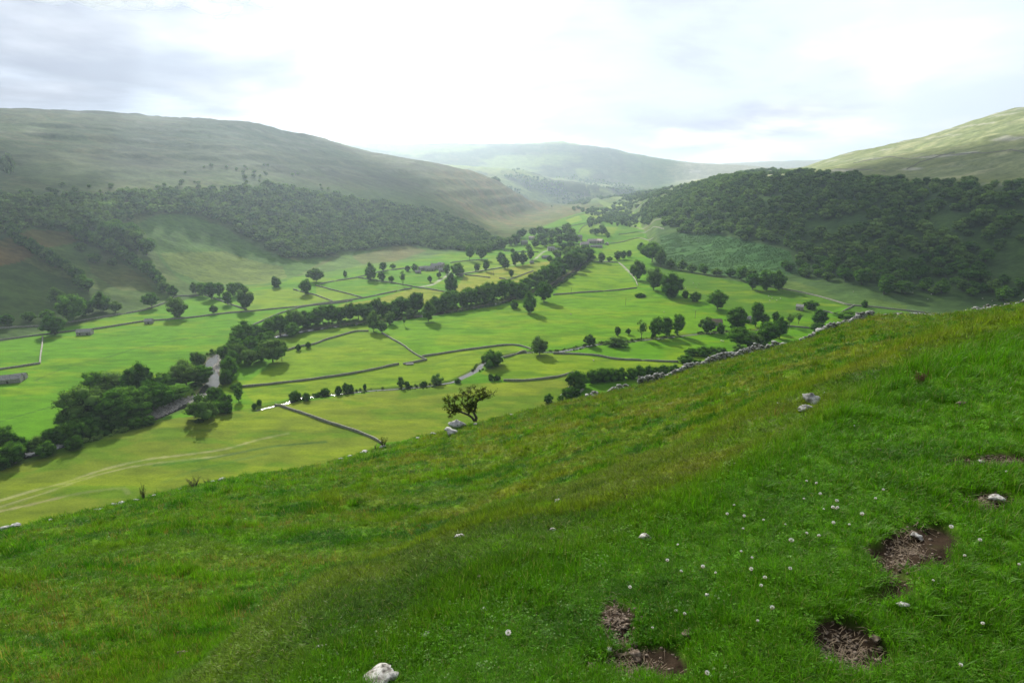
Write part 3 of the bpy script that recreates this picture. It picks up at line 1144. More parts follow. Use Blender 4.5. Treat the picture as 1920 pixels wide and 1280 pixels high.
CROWNS = []
for k in range(8):
    V, F = crown_data(100 + k, 26 + 2 * (k % 4), 120, 0.020, z0=0.05 + 0.03 * (k % 3), w=0.43 + 0.03 * (k % 3), r_lobe=((0.13, 0.21), (0.11, 0.18), (0.10, 0.22))[k % 3])
    CROWNS.append(mesh_np('crown', V, F, (M_leaf,)))
PALE = []
for k in range(3):
    V, F = crown_data(140 + k, 24, 120, 0.019, z0=0.08, w=0.46)
    PALE.append(mesh_np('crown', V, F, (M_leaf_pale,)))
SPARSE = []
for k in range(2):
    V, F = crown_data(150 + k, 17, 60, 0.018, r_lobe=(0.07, 0.12), z0=0.28, w=0.42, core=0.45)
    SPARSE.append(mesh_np('crown', V, F, (M_leaf_pale,)))
TALL = []
for k in range(2):
    V, F = crown_data(160 + k, 26, 110, 0.016, r_lobe=(0.10, 0.15), z0=0.10, w=0.27)
    TALL.append(mesh_np('crown', V, F, (M_leaf,)))
TRUNKS = [trunk_mb(200 + k, split=0.2 + 0.03 * (k % 3)).mesh('trunk', (M_bark,), True) for k in range(4)]
BUSHES = []
for k in range(4):
    V, F = crown_data(170 + k, 18, 110, 0.030, r_lobe=(0.2, 0.32), z0=-0.18, w=0.62, core=0.85)
    V[:, 2] = np.maximum(V[:, 2], -0.04)
    BUSHES.append(mesh_np('bush', V, F, (M_bush,)))
PBUSH = []
for k in range(2):
    V, F = crown_data(180 + k, 14, 90, 0.030, r_lobe=(0.2, 0.32), z0=-0.18, w=0.62, core=0.8)
    V[:, 2] = np.maximum(V[:, 2], -0.04)
    PBUSH.append(mesh_np('bush', V, F, (M_leaf_pale,)))
KINDS = {'t': CROWNS, 'p': PALE, 's': SPARSE, 'n': TALL}
COUNT = {'tree': 0, 'bush': 0}


def plant(p, h, w, kind, label, group=None, name=None):
    """h, w in metres"""
    rz = random.uniform(0, 6.28)
    if kind in 'bq':
        COUNT['bush'] += 1
        me = random.choice(BUSHES if kind == 'b' else PBUSH)
        o = obj(name or 'bush', me, loc=(p.x, p.y, p.z - 0.1))
        o.rotation_euler = (0, 0, rz)
        k = w / 1.28
        o.scale = (k * random.uniform(.92, 1.1), k * random.uniform(.9, 1.1), h)
        return tag(o, label, 'bush', group)
    COUNT['tree'] += 1
    k = w / (0.62 if kind == 'n' else 0.98)
    t = empty(name or 'broadleaf_tree', (p.x, p.y, p.z - 0.06 * h), rz, (k * random.uniform(.93, 1.08), k * random.uniform(.93, 1.08), h))
    tag(t, label, 'tree', group)
    kd = kind
    if kind == 't' and random.random() < .22:
        kd = 'p'
    elif kind == 't' and w < h * .95 and random.random() < .3:
        kd = 'n'
    if kd == 'n' and kind != 'n':
        t.scale = (t.scale[0] * 1.35, t.scale[1] * 1.35, t.scale[2])
    obj('crown', random.choice(KINDS[kd]), t)
    obj('trunk', random.choice(TRUNKS), t)
    return t


def plant_px(px, py, hp, wp, kind, label, group=None, name=None):
    p = far(px, py)
    m = ppm(p)
    # the base is a little behind the lowest leaves; heights are seen from above
    return plant(p, hp * m * 1.16, wp * m * 0.97, kind, label, group, name)


SINGLES = [
    (337, 594, 35, 40, 't', 'big round tree standing alone at the wall, right of the small stone barn'),
    (402, 588, 15, 18, 't', 'very small round tree standing at the wall in the left fields'),
    (428, 571, 24, 26, 't', 'smaller tree left of the big dark tree where two field walls meet'),
    (460, 581, 40, 37, 't', 'big dark tree beside the corner where two field walls meet'),
    (285, 578, 28, 32, 't', 'wide tree at the foot of the left slope, above the single tree on the wall'),
    (103, 627, 34, 42, 't', 'spreading dark tree by the long wall left of the biggest barn'),
    (138, 603, 48, 52, 't', 'largest dark tree at the foot of the shaded left slope'),
    (573, 551, 26, 27, 't', 'lone tree with a long shadow at the end of a short field wall'),
    (593, 528, 24, 30, 'p', 'pale tree on the foot of the slope behind the lone tree with the shadow'),
    (518, 538, 16, 22, 'b', 'dark bush on the upper edge of the pale field under the left slope'),
    (265, 740, 54, 56, 't', 'tall spreading tree sticking up above the clump left of the river'),
    (213, 803, 40, 46, 'p', 'pale green tree in front of the dark clump left of the river'),
    (17, 845, 48, 46, 't', 'dark tree at the left edge of the photo by the river trees'),
    (448, 752, 28, 16, 'n', 'narrow upright dark tree right of the river bend'),
    (512, 678, 42, 52, 'p', 'big pale leafy tree on the field side of the river belt bend'),
    (381, 786, 40, 62, 'q', 'broad pale bush mass on the near bank below the river bend'),
    (803, 602, 36, 33, 'p', 'sunlit tree standing in front of the river belt'),
    (700, 621, 35, 27, 'p', 'tallest of the three trees where the field wall meets the river belt'),
    (716, 624, 23, 23, 'p', 'nearest and smallest of the three trees where wall meets river belt'),
    (732, 608, 22, 22, 'p', 'right-hand one of the three trees where wall meets river belt'),
    (758, 611, 18, 13, 's', 'thin little pale tree between the three trees and the sunlit tree'),
    (994, 586, 34, 29, 't', 'round dark tree alone in the broad middle field, casting a shadow'),
    (964, 578, 14, 19, 'b', 'low round bush left of the round dark tree in the middle field'),
    (1020, 565, 34, 37, 't', 'wide dark tree just off the river belt behind the lone round tree'),
    (695, 525, 28, 25, 't', 'largest of the trees on the wall left of the farm'),
    (716, 528, 17, 16, 't', 'small round tree, second on the wall left of the farm'),
    (734, 529, 11, 12, 't', 'tiny round tree, third on the wall left of the farm'),
    (756, 536, 26, 19, 's', 'gaunt half-bare tree on the field wall below the farm'),
    (719, 508, 15, 17, 't', 'small tree behind the wall under the slope, left of the farm'),
    (737, 504, 9, 12, 't', 'tiny tree on the upper wall left of the farm'),
    (764, 508, 9, 10, 'b', 'tiny bush just left of the farm buildings'),
    (778, 508, 12, 14, 't', 'small dark tree touching the left end of the farm'),
    (806, 529, 11, 11, 't', 'tiny round tree in the field below the farm'),
    (847, 550, 34, 29, 't', 'tall dark tree below the farm beside the pale lane'),
    (858, 518, 24, 30, 't', 'broad tree at the right end of the farm'),
    (837, 514, 18, 15, 't', 'round tree pressed against the farm roofs'),
    (823, 521, 10, 10, 't', 'little round tree below the farm roofs'),
    (881, 489, 29, 18, 't', 'left one of two tall trees at the end of the wood'),
    (903, 487, 26, 20, 't', 'right one of two tall trees at the end of the wood'),
    (895, 508, 13, 11, 't', 'little round tree beside the lane past the farm'),
    (911, 509, 22, 16, 't', 'slim tree on the lane wall right of the little round one'),
    (647, 518, 9, 8, 'b', 'tiny dark bush on the slope above the green field'),
    (922, 685, 26, 42, 'b', 'large dome-shaped bush at the head of the bright stretch of stream'),
    (1012, 664, 31, 43, 'p', 'big rounded pale tree beside the stream between two field walls'),
    (1105, 650, 22, 24, 'p', 'round pale tree standing over the stream'),
    (1156, 648, 13, 44, 'q', 'long low pale bush beside the stream'),
    (1158, 629, 17, 13, 't', 'small round tree in the field left of the copse'),
    (1178, 627, 11, 12, 't', 'smallest round tree just left of the copse'),
    (1203, 636, 34, 28, 's', 'thin see-through tree at the left end of the copse'),
    (1228, 634, 36, 32, 't', 'second tree of the copse beside the stream'),
    (1250, 631, 36, 34, 't', 'third tree of the copse beside the stream'),
    (1270, 628, 40, 30, 't', 'tallest tree at the right end of the copse beside the stream'),
    (1345, 579, 33, 46, 't', 'wide round tree in the hedge running toward the stone barn on the right'),
    (1303, 565, 16, 25, 't', 'small tree left of the wide round tree in the hedge'),
    (1285, 558, 12, 15, 'b', 'low bush in the hedge between the big trees'),
    (1259, 556, 40, 46, 't', 'lowest of the three big trees descending in a row'),
    (1225, 544, 40, 40, 't', 'middle of the three big trees descending in a row'),
    (1195, 525, 36, 31, 't', 'upper of the three big trees descending in a row'),
    (1198, 557, 6, 22, 'b', 'low dark bush on the bank in the middle field'),
    (1222, 492, 36, 41, 't', 'large tree at the foot of the bracken slope'),
    (1239, 500, 30, 26, 't', 'dark tree in front of the large one at the foot of the bracken slope'),
    (1325, 625, 29, 31, 't', 'round tree standing left of the brown roof'),
    (1380, 622, 46, 50, 't', 'broad dark tree right of the brown roof'),
    (1416, 612, 46, 28, 'n', 'tallest slim tree rising above the dark cluster'),
    (1433, 612, 23, 22, 't', 'small tree tucked right of the tall slim tree'),
    (1453, 606, 22, 16, 'n', 'small pointed tree above the dark cluster'),
    (1480, 612, 23, 28, 's', 'open-crowned tree behind the dark cluster'),
    (1497, 607, 20, 18, 's', 'open-crowned tree right of its bigger neighbour by the barn field'),
    (1350, 625, 16, 18, 'b', 'bush below the brown roof between two trees'),
    (1387, 651, 36, 54, 't', 'leftmost tree of the dark cluster above the broken wall'),
    (1412, 657, 32, 40, 't', 'middle tree of the dark cluster above the broken wall'),
    (1438, 648, 46, 46, 't', 'highest tree of the dark cluster above the broken wall'),
    (1461, 634, 36, 34, 't', 'rightmost tree of the dark cluster above the broken wall'),
    (1387, 662, 16, 30, 'q', 'paler round bush in front of the dark cluster'),
    (1520, 579, 15, 31, 't', 'round tree touching the right side of the stone barn'),
    (1537, 611, 28, 34, 't', 'dark tree just behind the broken wall right of the dark cluster'),
    (1589, 604, 20, 46, 't', 'wide low tree leaning over the broken wall'),
    (1620, 576, 12, 12, 'b', 'little round bush at the wall corner under the right hillside'),
    (1532, 622, 16, 26, 'b', 'low bush against the broken wall'),
    (1128, 492, 18, 15, 'p', 'pale round tree at the top end of the lime-green field'),
    (1203, 472, 15, 20, 't', 'small pale-edged tree up the bank left of the bracken'),
    (940, 494, 19, 22, 't', 'first tree of the row by the lane before the village'),
    (947, 504, 19, 18, 't', 'tree standing in front of the row by the lane'),
    (966, 498, 25, 22, 't', 'tallest tree of the row by the lane before the village'),
    (980, 497, 22, 22, 't', 'last tree of the row by the lane before the village'),
    (959, 519, 13, 13, 't', 'single round tree in the hay field above the river belt'),
    (1031, 493, 13, 11, 't', 'small tree in the paddock below the village houses'),
    (994, 487, 20, 16, 't', 'slim tree at the corner of the village lane'),
    (1657, 552, 36, 36, 't', 'single dark tree at the foot of the wooded right hillside'),
    (1616, 533, 28, 30, 't', 'tree above the wall, left of the single dark tree under the hillside'),
    (1166, 423, 14, 13, 't', 'tree by the far wall above the farmstead'),
    (1206, 417, 8, 12, 't', 'tiny far tree on the wall of the upper pasture'),
    (477, 765, 9, 10, 'b', 'tiny bush right of the narrow upright tree'),
    (487, 760, 11, 11, 'b', 'little dark bush beside the top of the near field wall'),
    (859, 717, 7, 13, 'b', 'small bush at the mouth of the bright stretch of stream'),
    (920, 712, 12, 11, 'b', 'small upright bush right of the bright stretch of stream'),
    (931, 712, 9, 14, 'b', 'low bush touching the upright one right of the stream'),
    (819, 720, 17, 28, 'q', 'pale rounded bush on the stream bank left of the bright stretch'),
    (795, 722, 8, 12, 'b', 'little dark bush on the stream bank'),
    (764, 725, 11, 10, 'b', 'small dark bush right of the pale round one on the stream'),
    (752, 724, 16, 17, 'q', 'pale round bush on the stream in the middle of the meadow'),
]
for s in SINGLES:
    plant_px(*s)

GROUPS = [
    ('t', 'dark rounded tree in the clump on the left bank of the river', 'trees of the left riverside clump',
     '203 738 42 74;160 792 66 78;212 790 52 66;258 782 50 64;290 768 46 60;310 735 42 42;350 722 46 50;372 716 40 44;375 690 30 30;182 745 44 50;235 765 50 60;325 752 36 44;140 806 46 52;178 812 40 46'),
    ('t', 'bushy tree in the low line left along the river bottom', 'bushy trees along the near left bank',
     '45 858 38 40;72 850 36 42;100 842 36 42;125 834 40 44;150 828 38 40;30 868 36 40;-10 880 40 50'),
    ('b', 'dark bush in the low line left along the river bottom', 'bushes along the near left bank',
     '175 822 22 36;205 812 18 34;232 806 18 30;255 801 18 30;280 795 14 26;90 852 20 40;10 876 24 40;140 838 22 36'),
    ('b', 'rounded bush on the right bank close to the bend of the river', 'bushes by the river bend',
     '402 746 20 26;420 757 18 28;425 774 20 24;392 752 14 18;414 742 14 16;430 718 24 26;445 730 12 20;405 772 18 30'),
    ('t', 'leafy tree at the river bend, on the right bank', 'trees at the river bend',
     '430 706 36 40;436 690 28 32;424 674 28 30;452 678 34 36;470 683 30 36;530 676 30 26;440 664 30 34;484 676 26 30'),
    ('t', 'dark leafy tree in the belt along the left half of the river', 'trees of the river belt, left half',
     '447 652 32 34;462 646 34 36;478 640 32 34;494 636 32 34;510 632 32 36;526 627 32 34;543 622 32 34;560 618 30 34;577 613 28 32;592 609 30 32;607 606 32 34;623 605 30 32;640 603 30 32;657 601 28 30;672 599 28 30;687 598 26 28;470 660 28 30;488 652 26 28;505 645 26 28;545 630 24 28'),
    ('t', 'dark leafy tree in the belt along the middle of the river', 'trees of the river belt, middle',
     '706 592 30 28;722 591 28 26;738 590 30 28;753 588 28 28;768 587 32 26;784 585 30 28;822 582 30 30;838 579 28 26;852 577 30 28;866 574 28 26;881 571 30 28;896 569 26 26;911 566 28 28;926 563 26 26;770 596 24 24;742 598 22 22;828 586 22 24'),
    ('t', 'dark leafy tree in the belt between the hay field and the village', 'trees of the river belt, far end',
     '941 560 28 28;956 556 28 28;972 552 28 28;988 545 28 26;1003 540 28 26;1016 533 28 26;1028 527 30 28;1040 522 28 26;1052 515 28 26;1064 509 28 26;1076 503 26 24;1088 497 26 26;1100 490 26 28;1012 546 22 24;975 560 20 22;945 548 22 22;1046 508 24 24;1070 496 24 24;1086 489 22 22'),
    ('t', 'dark tree in the small group at the foot of the left slope', 'trees under the left slope',
     '367 551 20 22;380 555 24 26;397 561 30 30;412 556 24 24;436 556 26 26;450 552 24 22'),
    ('t', 'dark tree scattered on the shaded slope at the left edge', 'trees low on the shaded left slope',
     '107 570 28 32;193 583 32 34;90 600 18 26;13 610 20 28;215 586 22 26;165 590 24 26;55 603 16 26'),
    ('b', 'small bush on the bank of the little stream', 'bushes along the stream, left part',
     '552 751 18 20;575 750 13 16;612 740 13 18;600 742 8 12;633 740 16 14;647 735 14 14;658 734 15 14;684 729 8 8;592 745 9 12'),
    ('b', 'small bush in the gap of the meadow wall', 'bushes on the curving meadow wall',
     '559 656 9 12;578 651 9 10'),
    ('b', 'scrubby bush just above the broken wall, left of the dark cluster', 'scrub above the broken wall',
     '1297 665 12 26;1316 666 13 26;1333 664 13 24;1284 679 13 27;1306 687 12 22;1350 664 12 24;1340 672 10 22'),
    ('b', 'bush of the thick hedge below the scrub', 'bushes of the thick hedge',
     '1087 727 25 42;1112 716 20 32;1128 714 22 32;1146 712 21 30;1164 711 20 30;1182 709 19 30;1200 706 18 28;1214 703 15 22;1231 703 15 24;1247 700 14 24;1264 696 13 24'),
    ('b', 'low bush at the brow near the two little walls', 'low bushes at the brow',
     '1066 743 15 28;1028 753 13 20;1052 750 9 16;1078 742 14 22'),
    ('t', 'tree of the hedge along the foot of the bracken slope', 'hedge trees under the bracken',
     '1258 503 18 24;1278 507 17 24;1298 511 16 22;1320 514 15 24;1345 517 14 24;1368 518 14 22;1390 525 22 26;1410 543 32 34;1437 544 36 42;1458 543 33 34;1405 528 24 30'),
    ('t', 'tree beside the roofs at the upper end of the lime-green field', 'trees above the lime-green field',
     '1158 487 14 18;1170 486 14 18;1180 483 12 14;1143 490 8 14'),
    ('t', 'tree among the houses of the small village', 'trees among the village houses',
     '940 466 22 26;926 462 18 24;955 460 16 22;968 458 18 22;978 446 18 20;1000 443 16 20;1012 441 17 18;1024 444 16 18;1036 448 18 20;1046 444 16 18;1060 440 18 18;1072 446 18 20;1078 456 16 18;1064 456 18 20;1048 458 18 18;1034 460 14 18;1016 456 18 20;1004 464 16 16;990 470 12 14;1070 470 18 20;1058 474 18 22;1044 484 16 18;1066 484 20 22;1082 480 20 24;1096 476 16 20;1104 482 18 24;1090 488 18 22;1118 441 13 16;1130 441 15 20;1128 434 12 16;1140 446 10 12;961 474 8 8;980 476 7 8;992 476 8 9;1062 434 16 16;1020 462 14 16;1110 438 10 14'),
    ('t', 'tree of the straggling line running down the slope from the wood', 'trees running down the left slope',
     '150 448 26 28;166 455 24 26;182 462 24 26;200 470 24 28;214 478 26 28;233 488 24 26;248 496 22 24;262 506 22 24;277 516 24 26;290 528 22 24;300 538 22 24;310 548 22 26;322 556 18 22;205 452 34 40;232 462 36 42;258 470 38 42;276 478 30 34;220 440 28 34;250 448 30 36'),
    ('t', 'tree of the lower straggling line on the left slope', 'trees of the lower left slope line',
     '62 472 22 26;75 482 24 26;90 490 24 28;104 500 24 26;118 506 24 28;132 516 24 28;144 526 22 26;157 538 24 28;168 546 24 28;42 460 20 24;152 470 16 22;178 492 16 22;212 498 14 18;30 446 24 26'),
]
ORD = ('leftmost second third fourth fifth sixth seventh eighth ninth tenth eleventh twelfth thirteenth fourteenth fifteenth sixteenth '
       'seventeenth eighteenth nineteenth twentieth').split()


def place_words(k, n):
    if k == 0:
        return 'leftmost '
    if k == n - 1:
        return 'rightmost '
    return (ORD[k] if k <= n // 2 else ORD[n - 1 - k]) + (' from the left ' if k <= n // 2 else ' from the right ')


VILLAGE = None
for kind, label, group, rows in GROUPS:
    R_ = sorted(tuple(map(float, row.split())) for row in rows.split(';'))
    if 'village houses' in group:
        VILLAGE = R_
        continue
    for k, (px, py, hp, wp) in enumerate(R_):
        bl = 'belt' in group or 'clump' in group
        plant_px(px + random.uniform(-2, 2), py, hp * (random.uniform(.75, 1.2) if bl else random.uniform(.9, 1.12)), wp * (random.uniform(1.0, 1.35) if bl else random.uniform(.92, 1.1)), kind,
                 ('low bushy shrub, ' if kind == 'b' else 'dark leafy tree, ') + place_words(k, len(R_)) + 'among the ' + group, group)

# ------------------------------------------------------------------ woods
def sample_poly(poly, spacing, seed, jitter=0.45):
    P = np.array(poly)
    g = np.random.default_rng(seed)
    xs = np.arange(P[:, 0].min(), P[:, 0].max(), spacing)
    ys = np.arange(P[:, 1].min(), P[:, 1].max(), spacing)
    X, Y = np.meshgrid(xs, ys)
    X = X + g.uniform(-jitter, jitter, X.shape) * spacing
    Y = Y + g.uniform(-jitter, jitter, Y.shape) * spacing
    X, Y = X.ravel(), Y.ravel()
    m = inside(poly, X, Y)
    return X[m], Y[m]


def scatter(name, P, rot, scl, pick, meshes, tint=None, label=None, cat=None, kind='stuff'):
    """one object that repeats a few meshes on points (geometry nodes)"""
    me = bpy.data.meshes.new(name)
    n = len(P)
    me.vertices.add(n)
    me.vertices.foreach_set('co', np.asarray(P, np.float32).ravel())
    for nm, typ, key, arr in (('rot', 'FLOAT_VECTOR', 'vector', rot), ('scl', 'FLOAT_VECTOR', 'vector', scl), ('pick', 'INT', 'value', pick)):
        a = me.attributes.new(nm, typ, 'POINT')
        a.data.foreach_set(key, np.asarray(arr, np.int32 if typ == 'INT' else np.float32).ravel())
    if tint is not None:
        a = me.attributes.new('tint', 'FLOAT_VECTOR', 'POINT')
        a.data.foreach_set('vector', np.asarray(tint, np.float32).ravel())
    o = obj(name, me)
    col = bpy.data.collections.new(name + '_kinds')
    for i, m in enumerate(meshes):
        col.objects.link(bpy.data.objects.new('%s_kind_%02d' % (name, i), m))
    ng = bpy.data.node_groups.new(name + '_scatter', 'GeometryNodeTree')
    ng.interface.new_socket('Geometry', in_out='INPUT', socket_type='NodeSocketGeometry')
    ng.interface.new_socket('Geometry', in_out='OUTPUT', socket_type='NodeSocketGeometry')
    gi = ng.nodes.new('NodeGroupInput')
    go = ng.nodes.new('NodeGroupOutput')
    ip = ng.nodes.new('GeometryNodeInstanceOnPoints')
    ci = ng.nodes.new('GeometryNodeCollectionInfo')
    ci.inputs['Collection'].default_value = col
    ci.inputs['Separate Children'].default_value = True
    ci.inputs['Reset Children'].default_value = True
    L = ng.links
    L.new(gi.outputs[0], ip.inputs['Points'])
    L.new(ci.outputs[0], ip.inputs['Instance'])
    ip.inputs['Pick Instance'].default_value = True

    def na(nm, dt):
        a = ng.nodes.new('GeometryNodeInputNamedAttribute')
        a.data_type = dt
        a.inputs['Name'].default_value = nm
        return [s for s in a.outputs if s.enabled and s.name == 'Attribute'][0]
    L.new(na('pick', 'INT'), ip.inputs['Instance Index'])
    L.new(na('rot', 'FLOAT_VECTOR'), ip.inputs['Rotation'])
    L.new(na('scl', 'FLOAT_VECTOR'), ip.inputs['Scale'])
    L.new(ip.outputs[0], go.inputs[0])
    md = o.modifiers.new('scatter', 'NODES')
    md.node_group = ng
    if label:
        tag(o, label, cat)
    return tag(o, kind=kind)


WCROWN = []
for k in range(6):
    V, F = crown_data(300 + k, 15 + k % 3, 46, 0.034, r_lobe=(0.16, 0.25), z0=0.02, w=0.46, core=0.84)
    WCROWN.append(mesh_np('wood_crown', V, F, (M_leaf_wood,)))


def wood(name, X, Y, hgt, wid, seed, label, meshes=None):
    g = np.random.default_rng(seed)
    n = len(X)
    Z = gh(X, Y) - 0.3
    k = g.uniform(0.62, 1.3, n) * (1 + 0.18 * vnoise(X / 40, Y / 40, seed))
    h = hgt * k * g.uniform(.9, 1.15, n)
    w = wid * k * g.uniform(.9, 1.1, n) / 0.98
    return scatter(name, np.c_[X, Y, Z], np.c_[np.zeros((n, 2)), g.uniform(0, 6.28, n)], np.c_[w, w, h], g.integers(0, 6, n),
                   meshes or WCROWN, None, label, 'woodland')


LWOOD = [(-120, 372), (0, 378), (100, 372), (250, 362), (400, 356), (520, 352), (640, 372), (740, 388), (830, 404), (900, 432), (938, 464),
         (915, 474), (860, 470), (780, 460), (720, 462), (690, 468), (620, 478), (575, 486), (540, 484), (500, 466), (470, 448), (430, 424), (390, 408), (340, 402),
         (290, 404), (250, 412), (225, 425), (200, 430), (150, 436), (60, 426), (0, 440), (-120, 450)]
X, Y = sample_poly(poly_world(LWOOD), 9.2, 401, 0.5)
keep = np.ones(len(X), bool)
wood('hillside_wood', X, Y, 10.5, 12.0, 402, 'dense mixed wood covering the middle of the left hillside')
# thin scrub climbing to the moor above the wood, and dots of scrub on the slopes
X, Y = sample_poly(poly_world([(-100, 366), (60, 350), (300, 335), (380, 312), (520, 312), (620, 345), (760, 375), (860, 398), (780, 395), (640, 374), (520, 354), (250, 362), (-100, 378)]), 21, 411)
kp = fbm(X / 90, Y / 90, 412, 3) > 0.05
wood('moor_scrub', X[kp], Y[kp], 5.5, 7.0, 413, 'scattered scrub thinning out on the moor above the wood')
# right hillside
RWOOD = [(1236, 425), (1250, 400), (1300, 372), (1360, 346), (1400, 334), (1500, 336), (1650, 346), (1800, 352), (2000, 356), (2080, 360), (2080, 562),
         (1900, 566), (1800, 560), (1700, 552), (1600, 538), (1500, 520), (1470, 505), (1492, 480), (1470, 462), (1400, 452), (1340, 440), (1270, 436)]
X, Y = sample_poly(poly_world(RWOOD), 16.5, 421)
r_ = np.hypot(X, Y)
dens = fbm(X / 70, Y / 70, 423, 3)
kp = dens > -0.62 - 0.2 * sstep(r_, 900, 1200)
X, Y, r_ = X[kp], Y[kp], r_[kp]
# the ones that show largest stand as single trees
order = np.argsort(r_)
vis = order[:84]
rest = order[84:]
aa = np.arctan2(X, Y)
vs = sorted(vis, key=lambda i: aa[i])
for b in range(6):
    band = vs[b * 14:(b + 1) * 14]
    where = ('at its left foot', 'left of its middle', 'just left of centre', 'right of its middle', 'toward its right end', 'by its right end')[b]
    for k, i in enumerate(band):
        p = Vector((X[i], Y[i], float(gh(X[i], Y[i]))))
        s = random.uniform(0.68, 1.2)
        w_ = place_words(k, len(band))
        plant(p, 13.5 * s, 16.0 * s * random.uniform(.9, 1.1), 't', (w_ + 'of the trees on the dark right hillside, ' + where), 'trees on the right hillside ' + where)
wood('bluff_wood', X[rest], Y[rest], 13.0, 15.5, 424, 'dense dark wood covering the top of the right hillside')
X, Y = sample_poly(poly_world([(1200, 400), (1250, 372), (1330, 340), (1400, 328), (1400, 336), (1310, 372), (1250, 402), (1215, 425)]), 9, 425)
wood('bluff_wood', X, Y, 10, 11, 426, 'hazy small-crowned wood on the far left shoulder of the right hillside')
X, Y = sample_poly(poly_world([(1380, 326), (1530, 322), (1660, 338), (1920, 345), (1920, 352), (1660, 345), (1500, 332), (1380, 334)]), 13, 427)
kp = fbm(X / 60, Y / 60, 428, 3) > -0.1
wood('ridge_trees', X[kp], Y[kp], 9, 11, 429, 'broken line of trees along the top edge of the right hillside')
# far valley
for q, (poly, sp, thr, hh) in enumerate([
        ([(905, 325), (1000, 330), (1060, 345), (1110, 362), (1100, 384), (1040, 372), (980, 352), (930, 342)], 19, -0.05, 11),
        ([(1010, 378), (1110, 386), (1180, 400), (1150, 410), (1100, 398), (1050, 388)], 17, -0.1, 10),
        ([(1110, 372), (1200, 352), (1290, 348), (1260, 362), (1215, 385), (1150, 392)], 20, 0.0, 10),
        ([(1100, 408), (1180, 398), (1200, 404), (1130, 418), (1100, 428)], 15, 0.1, 9),
        ([(1210, 404), (1290, 388), (1300, 394), (1230, 412)], 18, 0.1, 9),
        ([(960, 318), (1060, 326), (1160, 342), (1150, 348), (1040, 334), (960, 324)], 26, 0.0, 10),
        ([(1080, 330), (1200, 345), (1180, 362), (1100, 352)], 30, 0.1, 11),
        ([(1090, 398), (1160, 392), (1290, 384), (1300, 396), (1220, 412), (1160, 425), (1110, 415)], 26, 0.28, 9)]):
    X, Y = sample_poly(poly_world(poly), sp, 431 + q)
    kp = fbm(X / 110, Y / 110, 441 + q, 3) > thr
    wood('far_trees', X[kp], Y[kp], hh, hh * 1.15, 451 + q, ['hazy wood below the far left spur', 'trees winding along the head of the valley floor',
         'pale trees at the mouth of the far side valley', 'line of trees along the beck at the valley head', 'straggling trees between the highest valley pastures', 'hazy trees strung along the far mid slope', 'thin far scrub on the hazy slope behind', 'trees dotting the far bright pastures'][q])
# the conifer clump on the far left skyline slope
X, Y = sample_poly(poly_world([(2, 322), (30, 322), (30, 329), (2, 329)]), 10, 461)
wood('conifer_clump', X, Y, 26, 10, 462, 'tiny dark clump of conifers high on the left moor')
g = np.random.default_rng(470)
X, Y, Hh_ = [], [], []
for px, py, hp, wp in VILLAGE:
    q = far(px, py)
    X.append(q.x)
    Y.append(q.y)
    Hh_.append(hp * ppm(q) * 1.1)
X, Y, Hh_ = map(np.array, (X, Y, Hh_))
n = len(X)
scatter('village_trees', np.c_[X, Y, gh(X, Y) - .3], np.c_[np.zeros((n, 2)), g.uniform(0, 6.28, n)], np.c_[Hh_ * 1.05, Hh_ * 1.05, Hh_], g.integers(0, 6, n),
        WCROWN, None, 'leafy mass of trees closing round the village houses', 'woodland')
# rank growth along the water
for nm, line, wd, hh, sp, lab in (('stream_rushes', beck_l, 3.0, 0.9, 1.1, 'dark rushes and low scrub lining the little stream'), ('riverside_scrub', river_l, 7.5, 1.7, 1.6, 'low scrub and rank herbs on both banks of the river')):
    L = np.asarray(line)
    n = int(len(L) * (3 if 'rush' in nm else 9) / sp * 1.6)
    t = g.uniform(0, len(L) - 1.01, n)
    i = t.astype(int)
    c = L[i] + (L[i + 1] - L[i]) * (t - i)[:, None]
    d = L[i + 1] - L[i]
    d /= np.linalg.norm(d, axis=1)[:, None] + 1e-9
    off = np.where(g.random(n) < .5, 1, -1) * wd * g.uniform(.75, 1.35, n)
    x = c[:, 0] - d[:, 1] * off
    y = c[:, 1] + d[:, 0] * off
    kp = vnoise(t / 5.0, t * 0 + 3, 480) + 0.5 * g.random(n) > 0.05
    if 'scrub' in nm:
        gp = inside(poly_world([(240, 795), (285, 765), (330, 748), (400, 735), (385, 755), (345, 768), (320, 782), (288, 795)]), x, y) | inside(poly_world([(385, 712), (388, 672), (416, 660), (416, 705), (405, 735), (388, 735)]), x, y)
        kp &= ~gp
    x, y = x[kp], y[kp]
    n = len(x)
    s = hh * g.uniform(.6, 1.5, n)
    scatter(nm, np.c_[x, y, gh(x, y) - .15], np.c_[np.zeros((n, 2)), g.uniform(0, 6.28, n)], np.c_[s * 1.4, s * 1.4, s], g.integers(0, 6, n), WCROWN, None, lab, 'scrub')
print('trees', COUNT)

